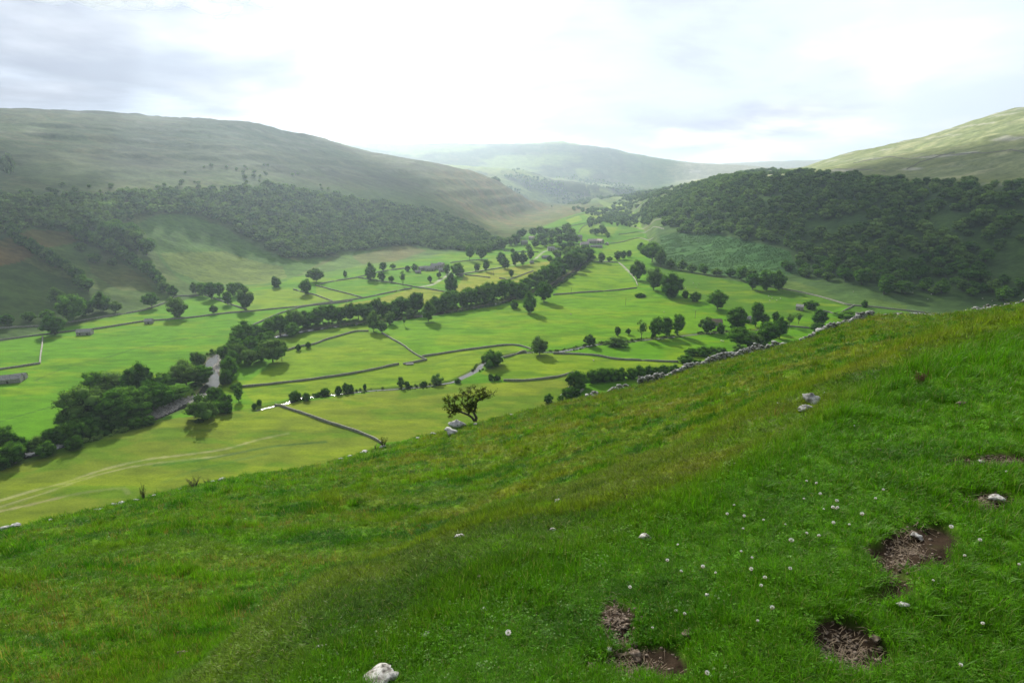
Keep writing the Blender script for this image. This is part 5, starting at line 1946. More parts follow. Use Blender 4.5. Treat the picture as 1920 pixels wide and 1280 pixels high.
NEAR_ROCKS = [
    (704, 1281, 96, 'pitted limestone outcrop poking through the grass at the bottom edge', 60, 0.22, 2.4, 0.85),
    (762, 1222, 20, 'knob of limestone at the upper tip of the outcrop', 61, 0.5, 1.5, 0.8),
    (798, 1195, 16, 'small pale stone above the limestone outcrop', 62, 0.5, 1.6, 0.6),
    (906, 1148, 18, 'grey stone beside the straw grass below the lip', 63, 0.6, 1.4, 0.8),
    (900, 1090, 26, 'reddish stone lying on the lip of the slope', 64, 0.4, 1.7, -0.2),
    (1210, 1015, 26, 'light grey stone in the grass near the white clover', 65, 0.5, 1.5, 0.1),
    (865, 1011, 26, 'flat pale stone in the middle of the slope', 66, 0.3, 2.2, 0.4),
    (1047, 943, 20, 'pinkish stone high on the middle slope', 67, 0.35, 1.8, 0.1),
    (1036, 995, 14, 'little stone right of the flat pale one', 68, 0.4, 1.6, 0.1),
    (545, 1153, 16, 'small stone in the hollow at the lower left', 69, 0.5, 1.4, 0.1),
    (343, 1230, 24, 'brown stone in the grass at the bottom left', 70, 0.5, 1.3, 0.5),
    (600, 1220, 26, 'flat straw-coloured stone at the bottom left of the lip', 71, 0.25, 2.4, 0.3),
    (1290, 1196, 24, 'reddish dried clod in the middle of the turf', 72, 0.6, 1.2, -0.5),
    (1193, 1238, 26, 'rounded earthy clod in the lower worn patch', 73, 0.8, 1.05, 0.2),
    (1110, 1256, 20, 'dark clod at the left side of the lower worn patch', 74, 0.7, 1.2, 0.2),
    (1142, 1222, 12, 'small pale pebble in the lower worn patch', 75, 0.7, 1.2, 0.2),
    (1208, 1262, 12, 'small pebble below the rounded clod', 76, 0.7, 1.2, 0.2),
    (1638, 1206, 22, 'smooth brown stone at the right rim of the bottom right worn patch', 77, 0.6, 1.3, -0.3),
    (1558, 1246, 12, 'small grey stone inside the bottom right worn patch', 78, 0.7, 1.2, 0.2),
    (1692, 1141, 26, 'pinkish stone in the turf right of the bottom worn patch', 79, 0.35, 1.8, 0.0),
    (1718, 1010, 18, 'round stone in the right-hand worn patch', 80, 0.7, 1.1, 0.2),
    (1866, 941, 24, 'white ball of wool and stone in the upper right worn patch', 81, 0.7, 1.2, -0.4),
    (1815, 950, 22, 'reddish flat stone beside the white one in the upper right patch', 82, 0.35, 1.6, 0.1),
    (1648, 848, 10, 'dark pebble standing in the shelf turf', 83, 0.9, 1.0, 0.1),
    (1838, 868, 14, 'pale flat stone in the highest worn patch', 84, 0.3, 1.8, 0.1),
    (1800, 762, 22, 'reddish patch of stone in the bright upper turf', 85, 0.3, 2.0, 0.0),
    (1325, 1120, 10, 'grey pebble in the turf between the clover heads', 86, 0.7, 1.1, 0.0),
]
for (px, py, w, lab, sd_, fl_, lg, rz) in NEAR_ROCKS:
    mt = M_lime_s
    if any(k in lab for k in ('clod', 'brown', 'reddish', 'dark')):
        mt = M_clod if 'M_clod' in globals() else None
        if mt is None:
            M_clod = mt = stone_mat('earthy_stone', [(0.3, (0.03, 0.021, 0.014)), (0.5, (0.105, 0.078, 0.055)), (0.72, (0.30, 0.24, 0.19))], 40, 0.004)
    rock(px, py, w, lab, sd_, fl_, lg, rz, mat=mt, rise=-0.012 if w > 90 else 0.012)


# broken wall of loose limestone along the brow
def loose_wall(pts, label, seed, h0=1.0, w0=0.5, per_m=44, name='broken_dry_stone_wall'):
    P = []
    for px, py in pts:
        q = brow_pt(px, py, 1.0)
        P.append((q.x, q.y))
    L = smooth_line(P, 0.25)
    g = np.random.default_rng(seed)
    seg = np.linalg.norm(np.diff(L, axis=0), axis=1).sum()
    n = int(seg * per_m)
    e = empty(name, (0, 0, 0))
    tag(e, label, 'wall', None, 'thing')
    t = g.uniform(0, len(L) - 1.001, n)
    i = t.astype(int)
    f = (t - i)[:, None]
    c = L[i] * (1 - f) + L[i + 1] * f
    d = L[i + 1] - L[i]
    d /= np.linalg.norm(d, axis=1)[:, None] + 1e-9
    nn = np.stack([-d[:, 1], d[:, 0]], 1)
    hh = 0.25 + h0 * np.clip(0.70 + 0.45 * vnoise(t / 9.0 * 1.0 + seed, t * 0, seed) + 0.25 * vnoise(t / 2.5, t * 0, seed + 1), 0.15, 1.2)
    lev = g.uniform(0, 1, n)
    spread = w0 * (1.05 - 0.6 * lev) * np.where(hh < 0.4, 1.9, 1)
    off = g.uniform(-1, 1, n) * spread
    x = c[:, 0] + nn[:, 0] * off
    y = c[:, 1] + nn[:, 1] * off
    z = gh(x, y) + lev * hh
    pts3 = np.c_[x, y, z]
    lumps(n, lambda g_, n_: pts3, 0.20, seed + 3, M_lime, 'stones', flat=0.7, parent=e)
    return e


loose_wall([(1198, 722), (1225, 709), (1275, 693), (1322, 683), (1353, 672), (1388, 665), (1430, 659), (1456, 655)], 'long tumbled wall of white stones along the brow, left of the gap', 601)
loose_wall([(1499, 643), (1512, 635), (1531, 627), (1553, 616), (1591, 602), (1615, 594), (1634, 590)], 'highest piece of tumbled white wall, right of the gap in the brow', 602, 1.1)
loose_wall([(1634, 590), (1660, 588), (1690, 588)], 'low scattered end of the tumbled wall at its right', 603, 0.35, 0.8, 9)
loose_wall([(1100, 741), (1112, 738), (1122, 737)], 'short heap of white stones at the lower end of the brow wall', 604, 0.4, 0.5, 14)
loose_wall([(1140, 733), (1160, 729), (1182, 725)], 'small run of white stones before the long tumbled wall', 605, 0.5, 0.5, 18)
loose_wall([(1812, 582), (1840, 581), (1862, 578), (1890, 575), (1925, 572), (1990, 570)], 'broken line of white stones at the right edge of the brow', 606, 0.5, 0.5, 13)
loose_wall([(1720, 589), (1745, 591), (1765, 591)], 'sparse grey stones on the brow below the right hillside', 607, 0.3, 0.7, 6)

# ------------------------------------------------------------------ hawthorn
M_haw = leaf_mat('hawthorn_leaves', (0.045, 0.060, 0.012), (0.085, 0.105, 0.020), 3.0, 0.25)
base = brow_pt(891, 791, 1.0) + Vector((0, 0, 0.65))
S = ppm(base) / 8.0 * 1.12                    # metres per unit of the sketch (8 units to a photograph pixel)


def limb(pts, z0=885, x0=888, seed=0):
    g = random.Random(seed)
    out_ = []
    yy = 0
    for x, z in pts:
        yy += g.uniform(-1, 1) * 0.20
        out_.append(Vector(((x - x0) * S, yy, (z0 - z) * S)))
    return out_


LIMBS = [
    ([(888, 895), (905, 850), (882, 795), (870, 750), (900, 700), (905, 630), (950, 585), (1010, 560), (1060, 540), (1120, 500)], .17),
    ([(880, 890), (850, 835), (800, 790), (700, 755), (640, 740), (600, 758), (560, 790), (535, 850)], .15),
    ([(800, 790), (820, 740), (830, 690), (800, 640), (790, 580), (800, 500), (850, 430)], .09),
    ([(700, 755), (655, 700), (620, 620), (640, 540), (670, 500)], .08),
    ([(640, 740), (560, 700), (520, 620), (540, 580)], .07),
    ([(900, 700), (860, 660), (850, 600), (880, 520), (920, 450)], .08),
    ([(950, 585), (960, 520), (930, 440)], .06),
    ([(820, 740), (760, 680), (720, 600), (740, 500), (760, 450)], .07),
    ([(1010, 560), (1040, 500), (1020, 460)], .05),
    ([(655, 700), (590, 660), (560, 600)], .05),
    ([(640, 740), (560, 745), (500, 700)], .05),
    ([(870, 750), (840, 740), (850, 660), (830, 640)], .05),
]
hw = empty('hawthorn_tree', base)
tag(hw, 'windswept hawthorn leaning over the brow with bare twisted stems', 'tree')
mt = MB()
twigs = MB()
tips = []
for k, (pts, r0) in enumerate(LIMBS):
    P = limb(pts, seed=k + 40)
    if k >= 2:
        # start the limb where its parent passes, at the parent's depth
        par = limb(LIMBS[0][0] if k in (5, 6, 8, 11) else LIMBS[1][0], seed=40 if k in (5, 6, 8, 11) else 41)
        q = min(par, key=lambda v: (v.x - P[0].x) ** 2 + (v.z - P[0].z) ** 2)
        dy = q.y
        sgn = -1 if k % 2 else 1
        P = [Vector((v.x, v.y * 0.4 + dy + sgn * 0.32 * i / len(P) * 2, v.z)) for i, v in enumerate(P)]
    n = len(P)
    mt.tube(P, [r0 * 1.25 * (1 - 0.8 * i / (n - 1)) for i in range(n)], 8)
    g = random.Random(70 + k)
    for i in range(n - 1):
        if k < 2 and i < (5 if k == 0 else 3):
            continue
        for j in range(7):
            a = P[i].lerp(P[i + 1], g.random())
            d = Vector((g.uniform(-1, 1), g.uniform(-1.1, 1.1), g.uniform(-.35, .9))).normalized() * g.uniform(0.35, 0.85)
            b = a + d * .55 + Vector((g.uniform(-.08, .08), g.uniform(-.08, .08), g.uniform(-.05, .08)))
            c = a + d
            twigs.tube([a, b, c], [.022, .014, .006], 4, False)
            tips += [b, c, (b + c) / 2]
obj('trunk', mt.mesh('trunk', (M_bark,), True), hw)
obj('twigs', twigs.mesh('twigs', (M_bark,)), hw)
g = np.random.default_rng(71)
T = np.array([t[:] for t in tips])
rep = 8
Pp = np.repeat(T, rep, 0) + g.normal(0, 0.085, (len(T) * rep, 3))
n = len(Pp)
nn = g.normal(0, 1, (n, 3))
nn /= np.linalg.norm(nn, axis=1)[:, None]
u = np.cross(nn, g.normal(0, 1, (n, 3)))
u /= np.linalg.norm(u, axis=1)[:, None]
v = np.cross(nn, u)
s = g.uniform(0.035, 0.07, (n, 1))
V = np.stack([Pp + u * s, Pp + v * s, Pp - u * s, Pp - v * s], 1).reshape(-1, 3)
obj('leaves', mesh_np('leaves', V, np.arange(4 * n).reshape(n, 4), (M_haw,)), hw)


def bare_shrub(px, py, hpx, wpx, label, seed, leaves=0.0, name='thorn_bush', n=26, f=on_brow, mat=None, cat='bush', r=.03):
    p = f(px, py)
    m_ = ppm(p)
    hh, ww = hpx * m_, wpx * m_
    e = empty(name, p)
    tag(e, label, cat)
    g = random.Random(seed)
    m = MB()
    tp = []
    for k in range(n):
        th = g.uniform(0, 6.28)
        d = Vector((cos(th) * ww / 2 * g.uniform(.2, 1), sin(th) * ww / 2 * g.uniform(.2, 1), hh * g.uniform(.6, 1)))
        mid = d * 0.5 + Vector((g.uniform(-1, 1), g.uniform(-1, 1), 0)) * ww * .08
        m.tube([Vector((0, 0, -.05)) + Vector((d.x, d.y, 0)) * .1, mid, d], [r, r * .6, r * .25], 4, False)
        tp += [mid, d]
        for j in range(3):
            a = mid.lerp(d, g.random())
            b = a + Vector((g.uniform(-1, 1), g.uniform(-1, 1), g.uniform(-.2, 1))) * ww * .13
            m.tube([a, b], [r * .4, r * .15], 3, False)
            tp.append(b)
    obj('stems', m.mesh('stems', (mat or M_bark,)), e)
    if leaves:
        g2 = np.random.default_rng(seed)
        T = np.array([t[:] for t in tp])
        rp_ = int(leaves)
        Pp = np.repeat(T, rp_, 0) + g2.normal(0, ww * .05, (len(T) * rp_, 3))
        n_ = len(Pp)
        nn = g2.normal(0, 1, (n_, 3))
        nn /= np.linalg.norm(nn, axis=1)[:, None]
        u = np.cross(nn, g2.normal(0, 1, (n_, 3)))
        u /= np.linalg.norm(u, axis=1)[:, None]
        v = np.cross(nn, u)
        s = g2.uniform(.02, .045, (n_, 1)) * ww
        V = np.stack([Pp + u * s, Pp + v * s, Pp - u * s, Pp - v * s], 1).reshape(-1, 3)
        obj('leaves', mesh_np('leaves', V, np.arange(4 * n_).reshape(n_, 4), (mat or M_haw,)), e)
    return e


bare_shrub(718, 830, 27, 18, 'little half-bare thorn standing where the near wall meets the brow', 81, 4, n=14)
bare_shrub(364, 908, 24, 34, 'grey leafless thorn bush on the brow', 82, 0, n=22)
bare_shrub(388, 903, 15, 14, 'small leafless thorn right of the grey thorn bush', 83, 0, n=12)
bare_shrub(268, 930, 34, 14, 'spindly dark shrub at the lower end of the ditch', 84, 3, n=12)
bare_shrub(704, 826, 14, 12, 'low leafless thorn left of the little half-bare one', 85, 0, n=8)
bare_shrub(1722, 722, 26, 22, 'brown dead thistle standing on the bright lip', 86, 3, 'thistle', 18, mat=M_brownplant, cat='thistle', r=.006)
bare_shrub(1738, 712, 22, 9, 'upright stalk of the dead thistle with a pale base', 87, 4, 'thistle', 7, mat=M_brownplant, cat='thistle', r=.006)

# ------------------------------------------------------------------ white clover
M_clover, ns, ls = new_mat('clover_flower')
out = ns.new('ShaderNodeOutputMaterial')
b = ns.new('ShaderNodeBsdfPrincipled')
b.inputs['Roughness'].default_value = 0.7
g_ = ns.new('ShaderNodeTexCoord')
sp = ns.new('ShaderNodeSeparateXYZ')
ls.new(g_.outputs['Generated'], sp.inputs[0])
r = ramp(ns, [(0.15, (0.45, 0.28, 0.20)), (0.45, (0.80, 0.80, 0.74))])
ls.new(sp.outputs[2], r.inputs[0])
ls.new(r.outputs[0], b.inputs['Base Color'])
ls.new(b.outputs[0], out.inputs[0])
M_stem = flat_mat('clover_stem', (0.07, 0.16, 0.03))
g = np.random.default_rng(55)
m = MB()
for k in range(46):
    ph = math.acos(1 - 1.75 * (k + .5) / 46)
    th = k * 2.39996
    d = Vector((sin(ph) * cos(th), sin(ph) * sin(th), cos(ph)))
    a = d.cross(Vector((0, 0.1, 1))).normalized()
    b_ = d.cross(a)
    o = d * 0.35
    w = .17
    m.add([o, o + d * .4 + a * w, d * 1.0 + Vector((0, 0, .12)), o + d * .4 - a * w, o + d * .45 + b_ * .07], [(0, 1, 4), (1, 2, 4), (2, 3, 4), (3, 0, 4), (0, 3, 2, 1)])
petals = m.mesh('petals', (M_clover,))
m = MB()
m.tube([(0, 0, -1.0), (0.05, 0.02, -.5), (0, 0, 0)], [.025, .02, .02], 5)
stem_me = m.mesh('stem', (M_stem,))
FLOWERS = '''953 1187 12;1324 1262 10;1446 1140 9;1266 1146 7;1282 1152 7;1180 1102 7;1425 1099 7;1432 1084 8;1276 1072 6;1316 1064 8;1407 1068 8;1479 1067 7;
1482 1014 10;1250 1052 7;1388 1035 5;1408 1047 5;1362 965 6;1375 948 5;1394 968 6;1430 976 5;1392 992 5;1510 904 5;1529 907 5;1536 927 6;1505 937 4;1567 940 7;1559 953 7;1568 953 6;
1542 956 4;1653 920 5;1639 936 5;1614 965 8;1560 982 7;1510 1001 6;1533 1006 7;1780 989 8;1833 1014 7;1805 1043 6;1883 886 4;1837 1170 7;1797 1247 8;1270 1022 5;1511 1001 5;1340 1075 5;1222 1178 5;
1600 800 4;1565 955 5;1418 1165 4;1470 985 4;1905 1060 5;1745 1090 4;1590 985 5'''.replace('\n', '')
LARGE = {(953, 1187): 'large round white clover head standing alone at the bottom middle', (1324, 1262): 'white clover head at the bottom edge right of the lower worn patch',
         (1446, 1140): 'white clover head midway between the two bottom worn patches', (1482, 1014): 'brightest white clover head in the middle of the turf',
         (1780, 989): 'white clover head just right of the right-hand worn patch', (1833, 1014): 'oval white clover head at the right of the turf',
         (1837, 1170): 'white clover head above the bottom right corner', (1797, 1247): 'white clover head nearest the bottom right corner',
         (1180, 1102): 'white clover head above the lower worn patch', (1614, 965): 'white clover head above left of the right-hand worn patch',
         (1805, 1043): 'small white clover head right of the right-hand worn patch', (1883, 886): 'tiny white clover head by the highest worn patch'}
FL = [tuple(map(int, row.split())) for row in FLOWERS.split(';')]
for row in FLOWERS.split(';'):
    px, py, s = map(float, row.split())
    p0 = hit(px, py)
    m_ = ppm(p0)
    hs = random.uniform(.035, .055)
    p = hit(px, py + hs / m_ * 0.75)
    e = empty('clover_flower', (p.x, p.y, p.z + hs))
    e.scale = (1, 1, 1)
    key = (int(px), int(py))
    if key in LARGE:
        tag(e, LARGE[key], 'flower', 'white clover heads in the turf')
    else:
        band = 0 if py < 945 else 1 if py < 975 else 2 if py < 1030 else 3
        same = sorted(q for q in FL if q[:2] not in LARGE and (0 if q[1] < 945 else 1 if q[1] < 975 else 2 if q[1] < 1030 else 3) == band)
        tag(e, 'white clover head, ' + place_words(same.index((int(px), int(py), int(s))), len(same)) + 'in the ' +
            ('farthest', 'upper middle', 'lower middle', 'nearest')[band] + ' band of the turf', 'flower', 'white clover heads in the turf')
    h_ = obj('head', petals, e)
    k = max(0.006, s * m_ / 2 * 1.0)
    h_.scale = (k, k, k * .85)
    h_.rotation_euler = (random.uniform(-.4, .4), random.uniform(-.4, .4), random.uniform(0, 6))
    st = obj('stem', stem_me, e)
    st.scale = (.06, .06, hs)

# ------------------------------------------------------------------ dead thatch and crumbs in the worn patches
def strip_mesh(name, P, D, Wd, Ln, mat, curl=0.25, seed=0, up=0.15):
    g = np.random.default_rng(seed)
    n = len(P)
    side = np.stack([-D[:, 1], D[:, 0], np.zeros(n)], 1)
    mid = P + D * Ln[:, None] * .5 + side * (g.normal(0, curl, n) * Ln)[:, None] * .4
    mid[:, 2] += Ln * g.uniform(.02, up, n)
    end = P + D * Ln[:, None]
    w = side * Wd[:, None]
    V = np.stack([P - w * .5, P + w * .5, mid - w * .5, mid + w * .5, end], 1).reshape(-1, 3)
    k = np.arange(n)[:, None] * 5
    return mesh_np(name, V, [np.concatenate([k + np.array([[2, 3, 4]])]), k + np.array([[0, 1, 3, 2]])], (mat,))


for q, (c0, Mi) in enumerate(PW):
    g = np.random.default_rng(700 + q)
    A = np.linalg.inv(Mi)
    n = (190, 80, 90, 130, 60, 100)[q]
    cl_ = g.normal(0, .45, (7, 2))
    uv = cl_[g.integers(0, 7, n)] + g.normal(0, .24, (n, 2))
    xy = uv @ A.T + np.array([c0.x, c0.y])
    z = gh(xy[:, 0], xy[:, 1]) + g.uniform(.002, .016, n)
    th = g.normal(0.5, .8, n) + (g.random(n) < .5) * 3.14
    D = np.stack([np.cos(th), np.sin(th), g.normal(0, .12, n)], 1)
    me = strip_mesh('dead_grass', np.c_[xy, z], D, g.uniform(.0007, .0018, n) * (1 + .25 * c0.y), g.uniform(.02, .075, n) * (1 + .12 * c0.y), M_straw, seed=q)
    o = obj('dead_grass', me)
    tag(o, ['matted dead grass in the right-hand worn patch', 'matted dead grass in the upper right worn patch', 'dead grass in the highest worn patch', 'dead grass stalks in the bottom right worn patch',
            'dead grass in the upper lobe of the lower worn patch', 'dead grass in the big lower worn patch'][q], 'dead grass', kind='stuff')
    n = 260

    def pf(g_, n_, A=A, c0=c0):
        uv = g_.normal(0, .42, (n_, 2))
        xy = uv @ A.T + np.array([c0.x, c0.y])
        return np.c_[xy, gh(xy[:, 0], xy[:, 1]) + .001]
    lumps(n, pf, 0.0045 * (1 + .2 * c0.y), 720 + q, M_clod, 'soil_crumbs', label=['crumbs of soil in the right-hand worn patch', 'crumbs of soil in the upper right worn patch', 'crumbs of soil in the highest worn patch',
          'crumbs of soil in the bottom right worn patch', 'crumbs of soil in the upper lobe of the lower worn patch', 'crumbs of soil in the big lower worn patch'][q], cat='soil')

# ------------------------------------------------------------------ grass
M_grass, ns, ls = new_mat('grass_blades')
out = ns.new('ShaderNodeOutputMaterial')
at = ns.new('ShaderNodeAttribute')
at.attribute_type = 'INSTANCER'
at.attribute_name = 'tint'
gg = ns.new('ShaderNodeNewGeometry')
k = mth(ns, ls, 'MULTIPLY_ADD', gg.outputs['Random Per Island'], 0.9, 0.55)
cc = mixc(ns, ls, 1.0, at.outputs['Color'], k, 'MULTIPLY')
dry = mth(ns, ls, 'GREATER_THAN', gg.outputs['Random Per Island'], 0.955)
cc = mixc(ns, ls, mth(ns, ls, 'MULTIPLY', dry, 0.7), cc, (0.30, 0.26, 0.12))
df = ns.new('ShaderNodeBsdfDiffuse')
tl = ns.new('ShaderNodeBsdfTranslucent')
gl = ns.new('ShaderNodeBsdfGlossy')
gl.inputs['Roughness'].default_value = 0.45
ls.new(cc, df.inputs[0])
ls.new(mixc(ns, ls, 1.0, cc, (1.15, 1.25, 0.6), 'MULTIPLY'), tl.inputs[0])
m1 = ns.new('ShaderNodeMixShader')
m1.inputs[0].default_value = 0.4
ls.new(df.outputs[0], m1.inputs[1])
ls.new(tl.outputs[0], m1.inputs[2])
m2 = ns.new('ShaderNodeMixShader')
m2.inputs[0].default_value = 0.02
ls.new(m1.outputs[0], m2.inputs[1])
ls.new(gl.outputs[0], m2.inputs[2])
ls.new(m2.outputs[0], out.inputs[0])


def tuft(seed, n, rad, h, wd, lean=0.5, bend=0.5, upright=False):
    """blades of unit-ish height; every blade a tapering bent strip"""
    g = np.random.default_rng(seed)
    V, T, Q = [], [], []
    for k in range(n):
        th = g.uniform(0, 6.28)
        rr_ = rad * math.sqrt(g.random())
        b0 = np.array([cos(th) * rr_, sin(th) * rr_, -0.06])
        ph = th + g.normal(0, .9)
        hh = h * g.uniform(.55, 1.15)
        ln = lean * g.uniform(.1, 1) * hh
        bd = bend * g.uniform(.2, 1) * hh
        d = np.array([cos(ph), sin(ph), 0])
        s = np.array([-sin(ph), cos(ph), 0]) * wd * g.uniform(.6, 1.2)
        c1 = b0 + d * ln * .5 + np.array([0, 0, hh * .55])
        c2 = b0 + d * (ln + bd * .9) + np.array([0, 0, hh * (.98 - .25 * bd / hh)])
        i = len(V)
        V += [b0 - s, b0 + s, c1 - s * .85, c1 + s * .85, c2]
        Q.append((i, i + 1, i + 3, i + 2))
        T.append((i + 2, i + 3, i + 4))
    return mesh_np('tuft', np.array(V), [np.array(T), np.array(Q)], (M_grass,))


LAWN = [tuft(800 + k, 30, 0.75, 1.0, 0.030, .7, .6) for k in range(5)] + [tuft(810 + k, 26, 0.6, 1.35, 0.026, .5, .9) for k in range(2)]
ROUGH = [tuft(820 + k, 34, 0.75, 0.8, 0.055, .9, .7) for k in range(4)] + [tuft(830 + k, 26, 0.55, 1.25, 0.035, .35, .5) for k in range(2)]


def leafy(seed, n):
    """low broad leaves (clover) for the mat between the blades"""
    g = np.random.default_rng(seed)
    V, F = [], []
    for k in range(n):
        c = np.array([g.uniform(-.9, .9), g.uniform(-.9, .9), g.uniform(.15, .55)])
        for j in range(3):
            th = g.uniform(0, .6) + j * 2.09
            d = np.array([cos(th), sin(th), g.uniform(-.1, .25)]) * .17
            s = np.array([-sin(th), cos(th), 0]) * .085
            i = len(V)
            V += [c, c + d * .6 + s, c + d, c + d * .6 - s]
            F.append((i, i + 1, i + 2, i + 3))
    return mesh_np('clover_leaves', np.array(V), np.array(F), (M_grass,))


LAWN += [leafy(840, 16), leafy(841, 16)]


def polar_pts(n, r0, r1, a0, a1, seed, power=0.0):
    """density falls as 1/r^2 so that the cover looks even from the path"""
    g = np.random.default_rng(seed)
    r = np.exp(g.uniform(math.log(r0), math.log(r1), n))
    a = g.uniform(a0, a1, n)
    return r * np.sin(a), r * np.cos(a), r, a, g


# shelf turf
x, y, r, a, g = polar_pts(62000, 0.95, 13, R(-56), R(56), 901)
sh = np.interp(a, AZ, shelf_r)
kp = (r < sh * 1.12 * (1 + .06 * vnoise(x * 1.5, y * 1.5, 4)))
bb = bare(x, y)
kp &= g.random(len(x)) > bb * 1.15
x, y, r, a = x[kp], y[kp], r[kp], a[kp]
sc = (0.016 + 0.0065 * r) * g.uniform(.7, 1.3, len(x))
tall = 0.60 + 0.55 * sstep(fbm(x / .9, y / .9, 902, 3), -.3, .8)
# long grass hangs over the lip
tall *= 1 + 0.8 * np.exp(-((r / np.interp(a, AZ, shelf_r) - 1) / .12) ** 2)
n = len(x)
tint = slope_tint(x, y) * np.exp(g.normal(0, .13, (n, 1)))
pick = g.integers(0, 7, n)
pick[g.random(n) < .12] = 7
pick[g.random(n) < .06] = 8
scatter('turf_grass', np.c_[x, y, gh(x, y)], np.c_[g.normal(-.10, .2, n), g.normal(-.05, .2, n), g.uniform(0, 6.28, n)],
        np.c_[sc * 1.15, sc * 1.15, sc * 1.5 * tall], pick, LAWN, tint, 'thick bright green turf on the shelf in the foreground', 'grass')

# the same turf behind and beside the viewpoint
g = np.random.default_rng(904)
n = 60000
r = 12.0 * g.random(n) ** 0.6
a = g.uniform(-pi, pi, n)
kp = (r < 1.0) | (np.abs(a) > R(54))
r, a = r[kp], a[kp]
x, y = r * np.sin(a), r * np.cos(a)
kp = g.random(len(x)) > bare(x, y)
x, y, r = x[kp], y[kp], r[kp]
n = len(x)
sc = (0.026 + 0.008 * r) * g.uniform(.8, 1.4, n)
scatter('turf_grass', np.c_[x, y, gh(x, y)], np.c_[g.normal(-.10, .2, n), g.normal(-.05, .2, n), g.uniform(0, 6.28, n)],
        np.c_[sc * 1.2, sc * 1.2, sc * 1.35], g.integers(0, 7, n), LAWN, slope_tint(x, y) * np.exp(g.normal(0, .13, (n, 1))), 'thick bright green turf around and behind the viewpoint', 'grass')

# open slope
x, y, r, a, g = polar_pts(150000, 1.6, 125, R(-62), R(60), 903)
sh = np.interp(a, AZ, shelf_r)
br = np.interp(a, AZ, brow_r)
kp = (r > sh * 1.02) & (r < br * 1.13)
x, y, r, a, sh = x[kp], y[kp], r[kp], a[kp], sh[kp]
n = len(x)
sc = (0.020 + 0.0050 * r) * g.uniform(.65, 1.35, n)
ra = fbm(x / 1.3, y / .9, 905, 3)
hgt = sc * (0.50 + 1.25 * sstep(ra, 0.05, .9)) * (1 - 0.25 * sstep(r, 30, 80))
hgt = np.minimum(hgt, 0.42)
tint = slope_tint(x, y) * np.exp(g.normal(0, .16, (n, 1)))
scatter('slope_grass', np.c_[x, y, gh(x, y)], np.c_[g.normal(-.25, .22, n), g.normal(-.12, .22, n), g.uniform(0, 6.28, n)],
        np.c_[sc * 1.3, sc * 1.3, hgt * 1.25], g.integers(0, 6, n), ROUGH, tint, 'rough olive and green grass covering the steep near slope', 'grass')

# seeding stems standing up in the rough
STEM = [tuft(850 + k, 9, 0.5, 1.0, 0.014, .25, .15) for k in range(3)]
x, y, r, a, g = polar_pts(26000, 5, 125, R(-62), R(60), 907)
sh = np.interp(a, AZ, shelf_r)
br = np.interp(a, AZ, brow_r)
kp = (r > sh * 1.3) & (r < br * 1.08) & (fbm(x / 7, y / 4.5, 909, 3) > -0.05)
x, y, r = x[kp], y[kp], r[kp]
n = len(x)
sc = np.minimum(0.07 + .006 * r, .40) * g.uniform(.6, 1.3, n)
base_c = np.where(g.random((n, 1)) < .5, np.array([[.20, .12, .045]]), np.array([[.26, .22, .07]]))
scatter('seed_stems', np.c_[x, y, gh(x, y)], np.c_[g.normal(0, .12, n), g.normal(0, .12, n), g.uniform(0, 6.28, n)],
        np.c_[sc, sc, sc * 1.25], g.integers(0, 3, n), STEM, base_c * np.exp(g.normal(0, .2, (n, 1))), 'brown seeding stems standing in the slope grass', 'grass')

# bracken on the open part of the right hillside, too fine to count
X, Y = sample_poly(poly_world([(1238, 440), (1330, 438), (1480, 470), (1500, 512), (1400, 522), (1300, 506), (1240, 488)]), 2.6, 911)
kp = fbm(X / 14, Y / 10, 912, 3) > -0.35
X, Y = X[kp], Y[kp]
g = np.random.default_rng(913)
n = len(X)
M_brk = leaf_mat('bracken_fronds', (0.045, 0.105, 0.030), (0.085, 0.16, 0.05), 0.1, 0.3)
V, F = crown_data(914, 9, 40, 0.07, r_lobe=(0.2, 0.3), z0=-0.2, w=0.6, core=.7)
BR_ = [mesh_np('bracken_clump', V, F, (M_brk,))]
s = g.uniform(0.9, 2.2, n)
scatter('bracken', np.c_[X, Y, gh(X, Y) - .2], np.c_[np.zeros((n, 2)), g.uniform(0, 6.28, n)], np.c_[s, s, s * .5], np.zeros(n), BR_, None, 'bracken in ripples on the open part of the right hillside', 'bracken')

# ------------------------------------------------------------------ unseen clouds placed to shade the ground, and the air of the valley
def shade_cloud(cx_, cy_, cz, rx, ry, rz_, seed, n=60, mat=None):
    g = np.random.default_rng(seed)
    Vs, Fs = [], []
    for k in range(n):
        th = g.uniform(0, 6.28)
        q = math.sqrt(g.random())
        c = np.array([cx_ + cos(th) * q * rx, cy_ + sin(th) * q * ry, cz + g.uniform(-.3, .3) * rz_])
        s = g.uniform(.22, .40) * min(rx, ry) * (1.15 - .5 * q)
        v = ICO3[0] * (1 + .18 * fbm(ICO3[0][:, 0] * 2 + k, ICO3[0][:, 1] * 2 + ICO3[0][:, 2], seed, 3)[:, None])
        Vs.append(v * np.array([s, s, s * .55]) + c)
        Fs.append(ICO3[1] + k * len(ICO3[0]))
    return tag(obj('shade_cloud', mesh_np('shade_cloud', np.concatenate(Vs), np.concatenate(Fs), (mat or M_cloud,), True)), kind='structure')


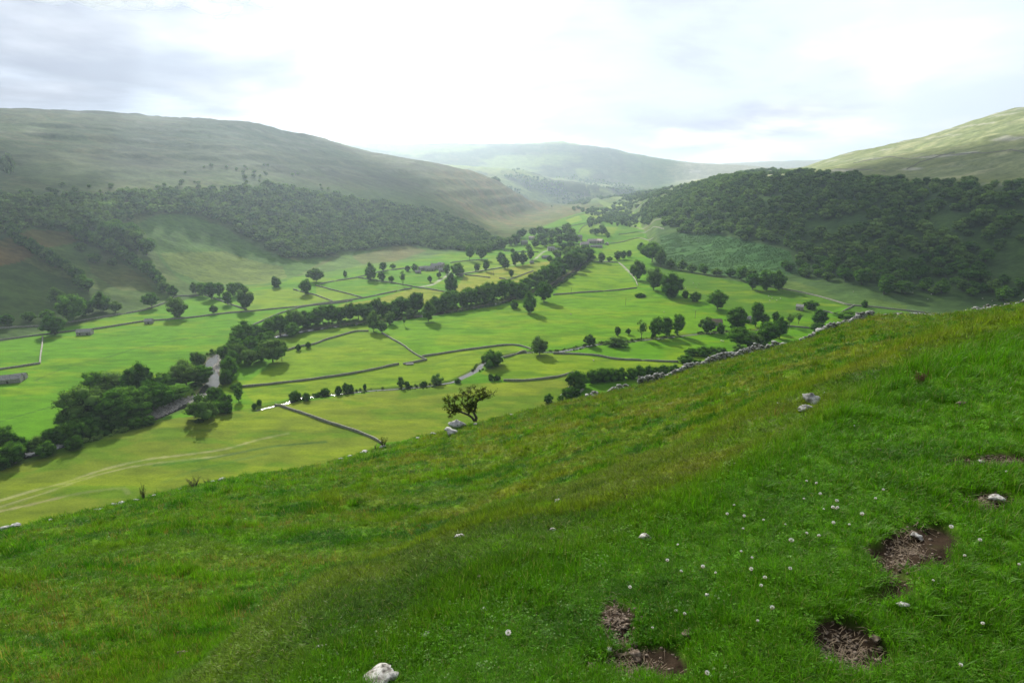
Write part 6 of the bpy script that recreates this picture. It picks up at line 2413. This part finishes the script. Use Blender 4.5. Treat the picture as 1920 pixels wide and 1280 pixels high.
def cloud_mat(name, dens):
    m, ns, ls = new_mat(name)
    out = ns.new('ShaderNodeOutputMaterial')
    df = ns.new('ShaderNodeBsdfDiffuse')
    df.inputs[0].default_value = (.85, .86, .9, 1)
    tl = ns.new('ShaderNodeBsdfTranslucent')
    tl.inputs[0].default_value = (.85, .86, .9, 1)
    tp_ = ns.new('ShaderNodeBsdfTransparent')
    m1 = ns.new('ShaderNodeMixShader')
    m1.inputs[0].default_value = .5
    ls.new(df.outputs[0], m1.inputs[1])
    ls.new(tl.outputs[0], m1.inputs[2])
    m2 = ns.new('ShaderNodeMixShader')
    m2.inputs[0].default_value = dens
    ls.new(tp_.outputs[0], m2.inputs[1])
    ls.new(m1.outputs[0], m2.inputs[2])
    ls.new(m2.outputs[0], out.inputs[0])
    return m


M_cloud = cloud_mat('shade_cloud_vapour', .30)
M_cloud_thin = cloud_mat('thin_shade_cloud', .12)
M_cloud_veil = cloud_mat('veil_shade_cloud', .065)


def shade_from(x, y, z, h):
    """where a cloud at height h must float to shade the ground at x, y, z"""
    k = (h - z) / sd.z
    return x + sd.x * k, y + sd.y * k


HC = 1150
for (gx, gy, gz, rx, ry, sd_, n, mt_) in ((25, 20, 110, 200, 150, 1, 70, M_cloud_veil), (720, 860, 60, 360, 300, 2, 100, M_cloud_thin), (-720, 640, 40, 240, 170, 3, 60, M_cloud),
                                         (-1250, 1750, 250, 1100, 560, 4, 120, M_cloud_thin)):
    X_, Y_ = shade_from(gx, gy, gz, HC)
    shade_cloud(X_, Y_, HC, rx, ry, 60, 990 + sd_, n, mt_)

me = bpy.data.meshes.new('haze')
m = MB()
m.box((0, 0, 0), (1, 1, 1))
hz = obj('haze', m.mesh('haze'))
zlo, zhi = float(H.min()) - 6.0, float(H.max()) + 8.0
hz.location = (0, 0, (zlo + zhi) / 2)
hz.scale = (22600, 22600, zhi - zlo)
M_haze, ns, ls = new_mat('valley_haze')
out = ns.new('ShaderNodeOutputMaterial')
pv = ns.new('ShaderNodeVolumePrincipled')
pv.inputs['Color'].default_value = (0.68, 0.84, 1.0, 1)
pv.inputs['Density'].default_value = 0.000092
pv.inputs['Anisotropy'].default_value = 0.62
ls.new(pv.outputs[0], out.inputs['Volume'])
hz.data.materials.append(M_haze)
tag(hz, kind='stuff')
print('zrange', zlo, zhi)
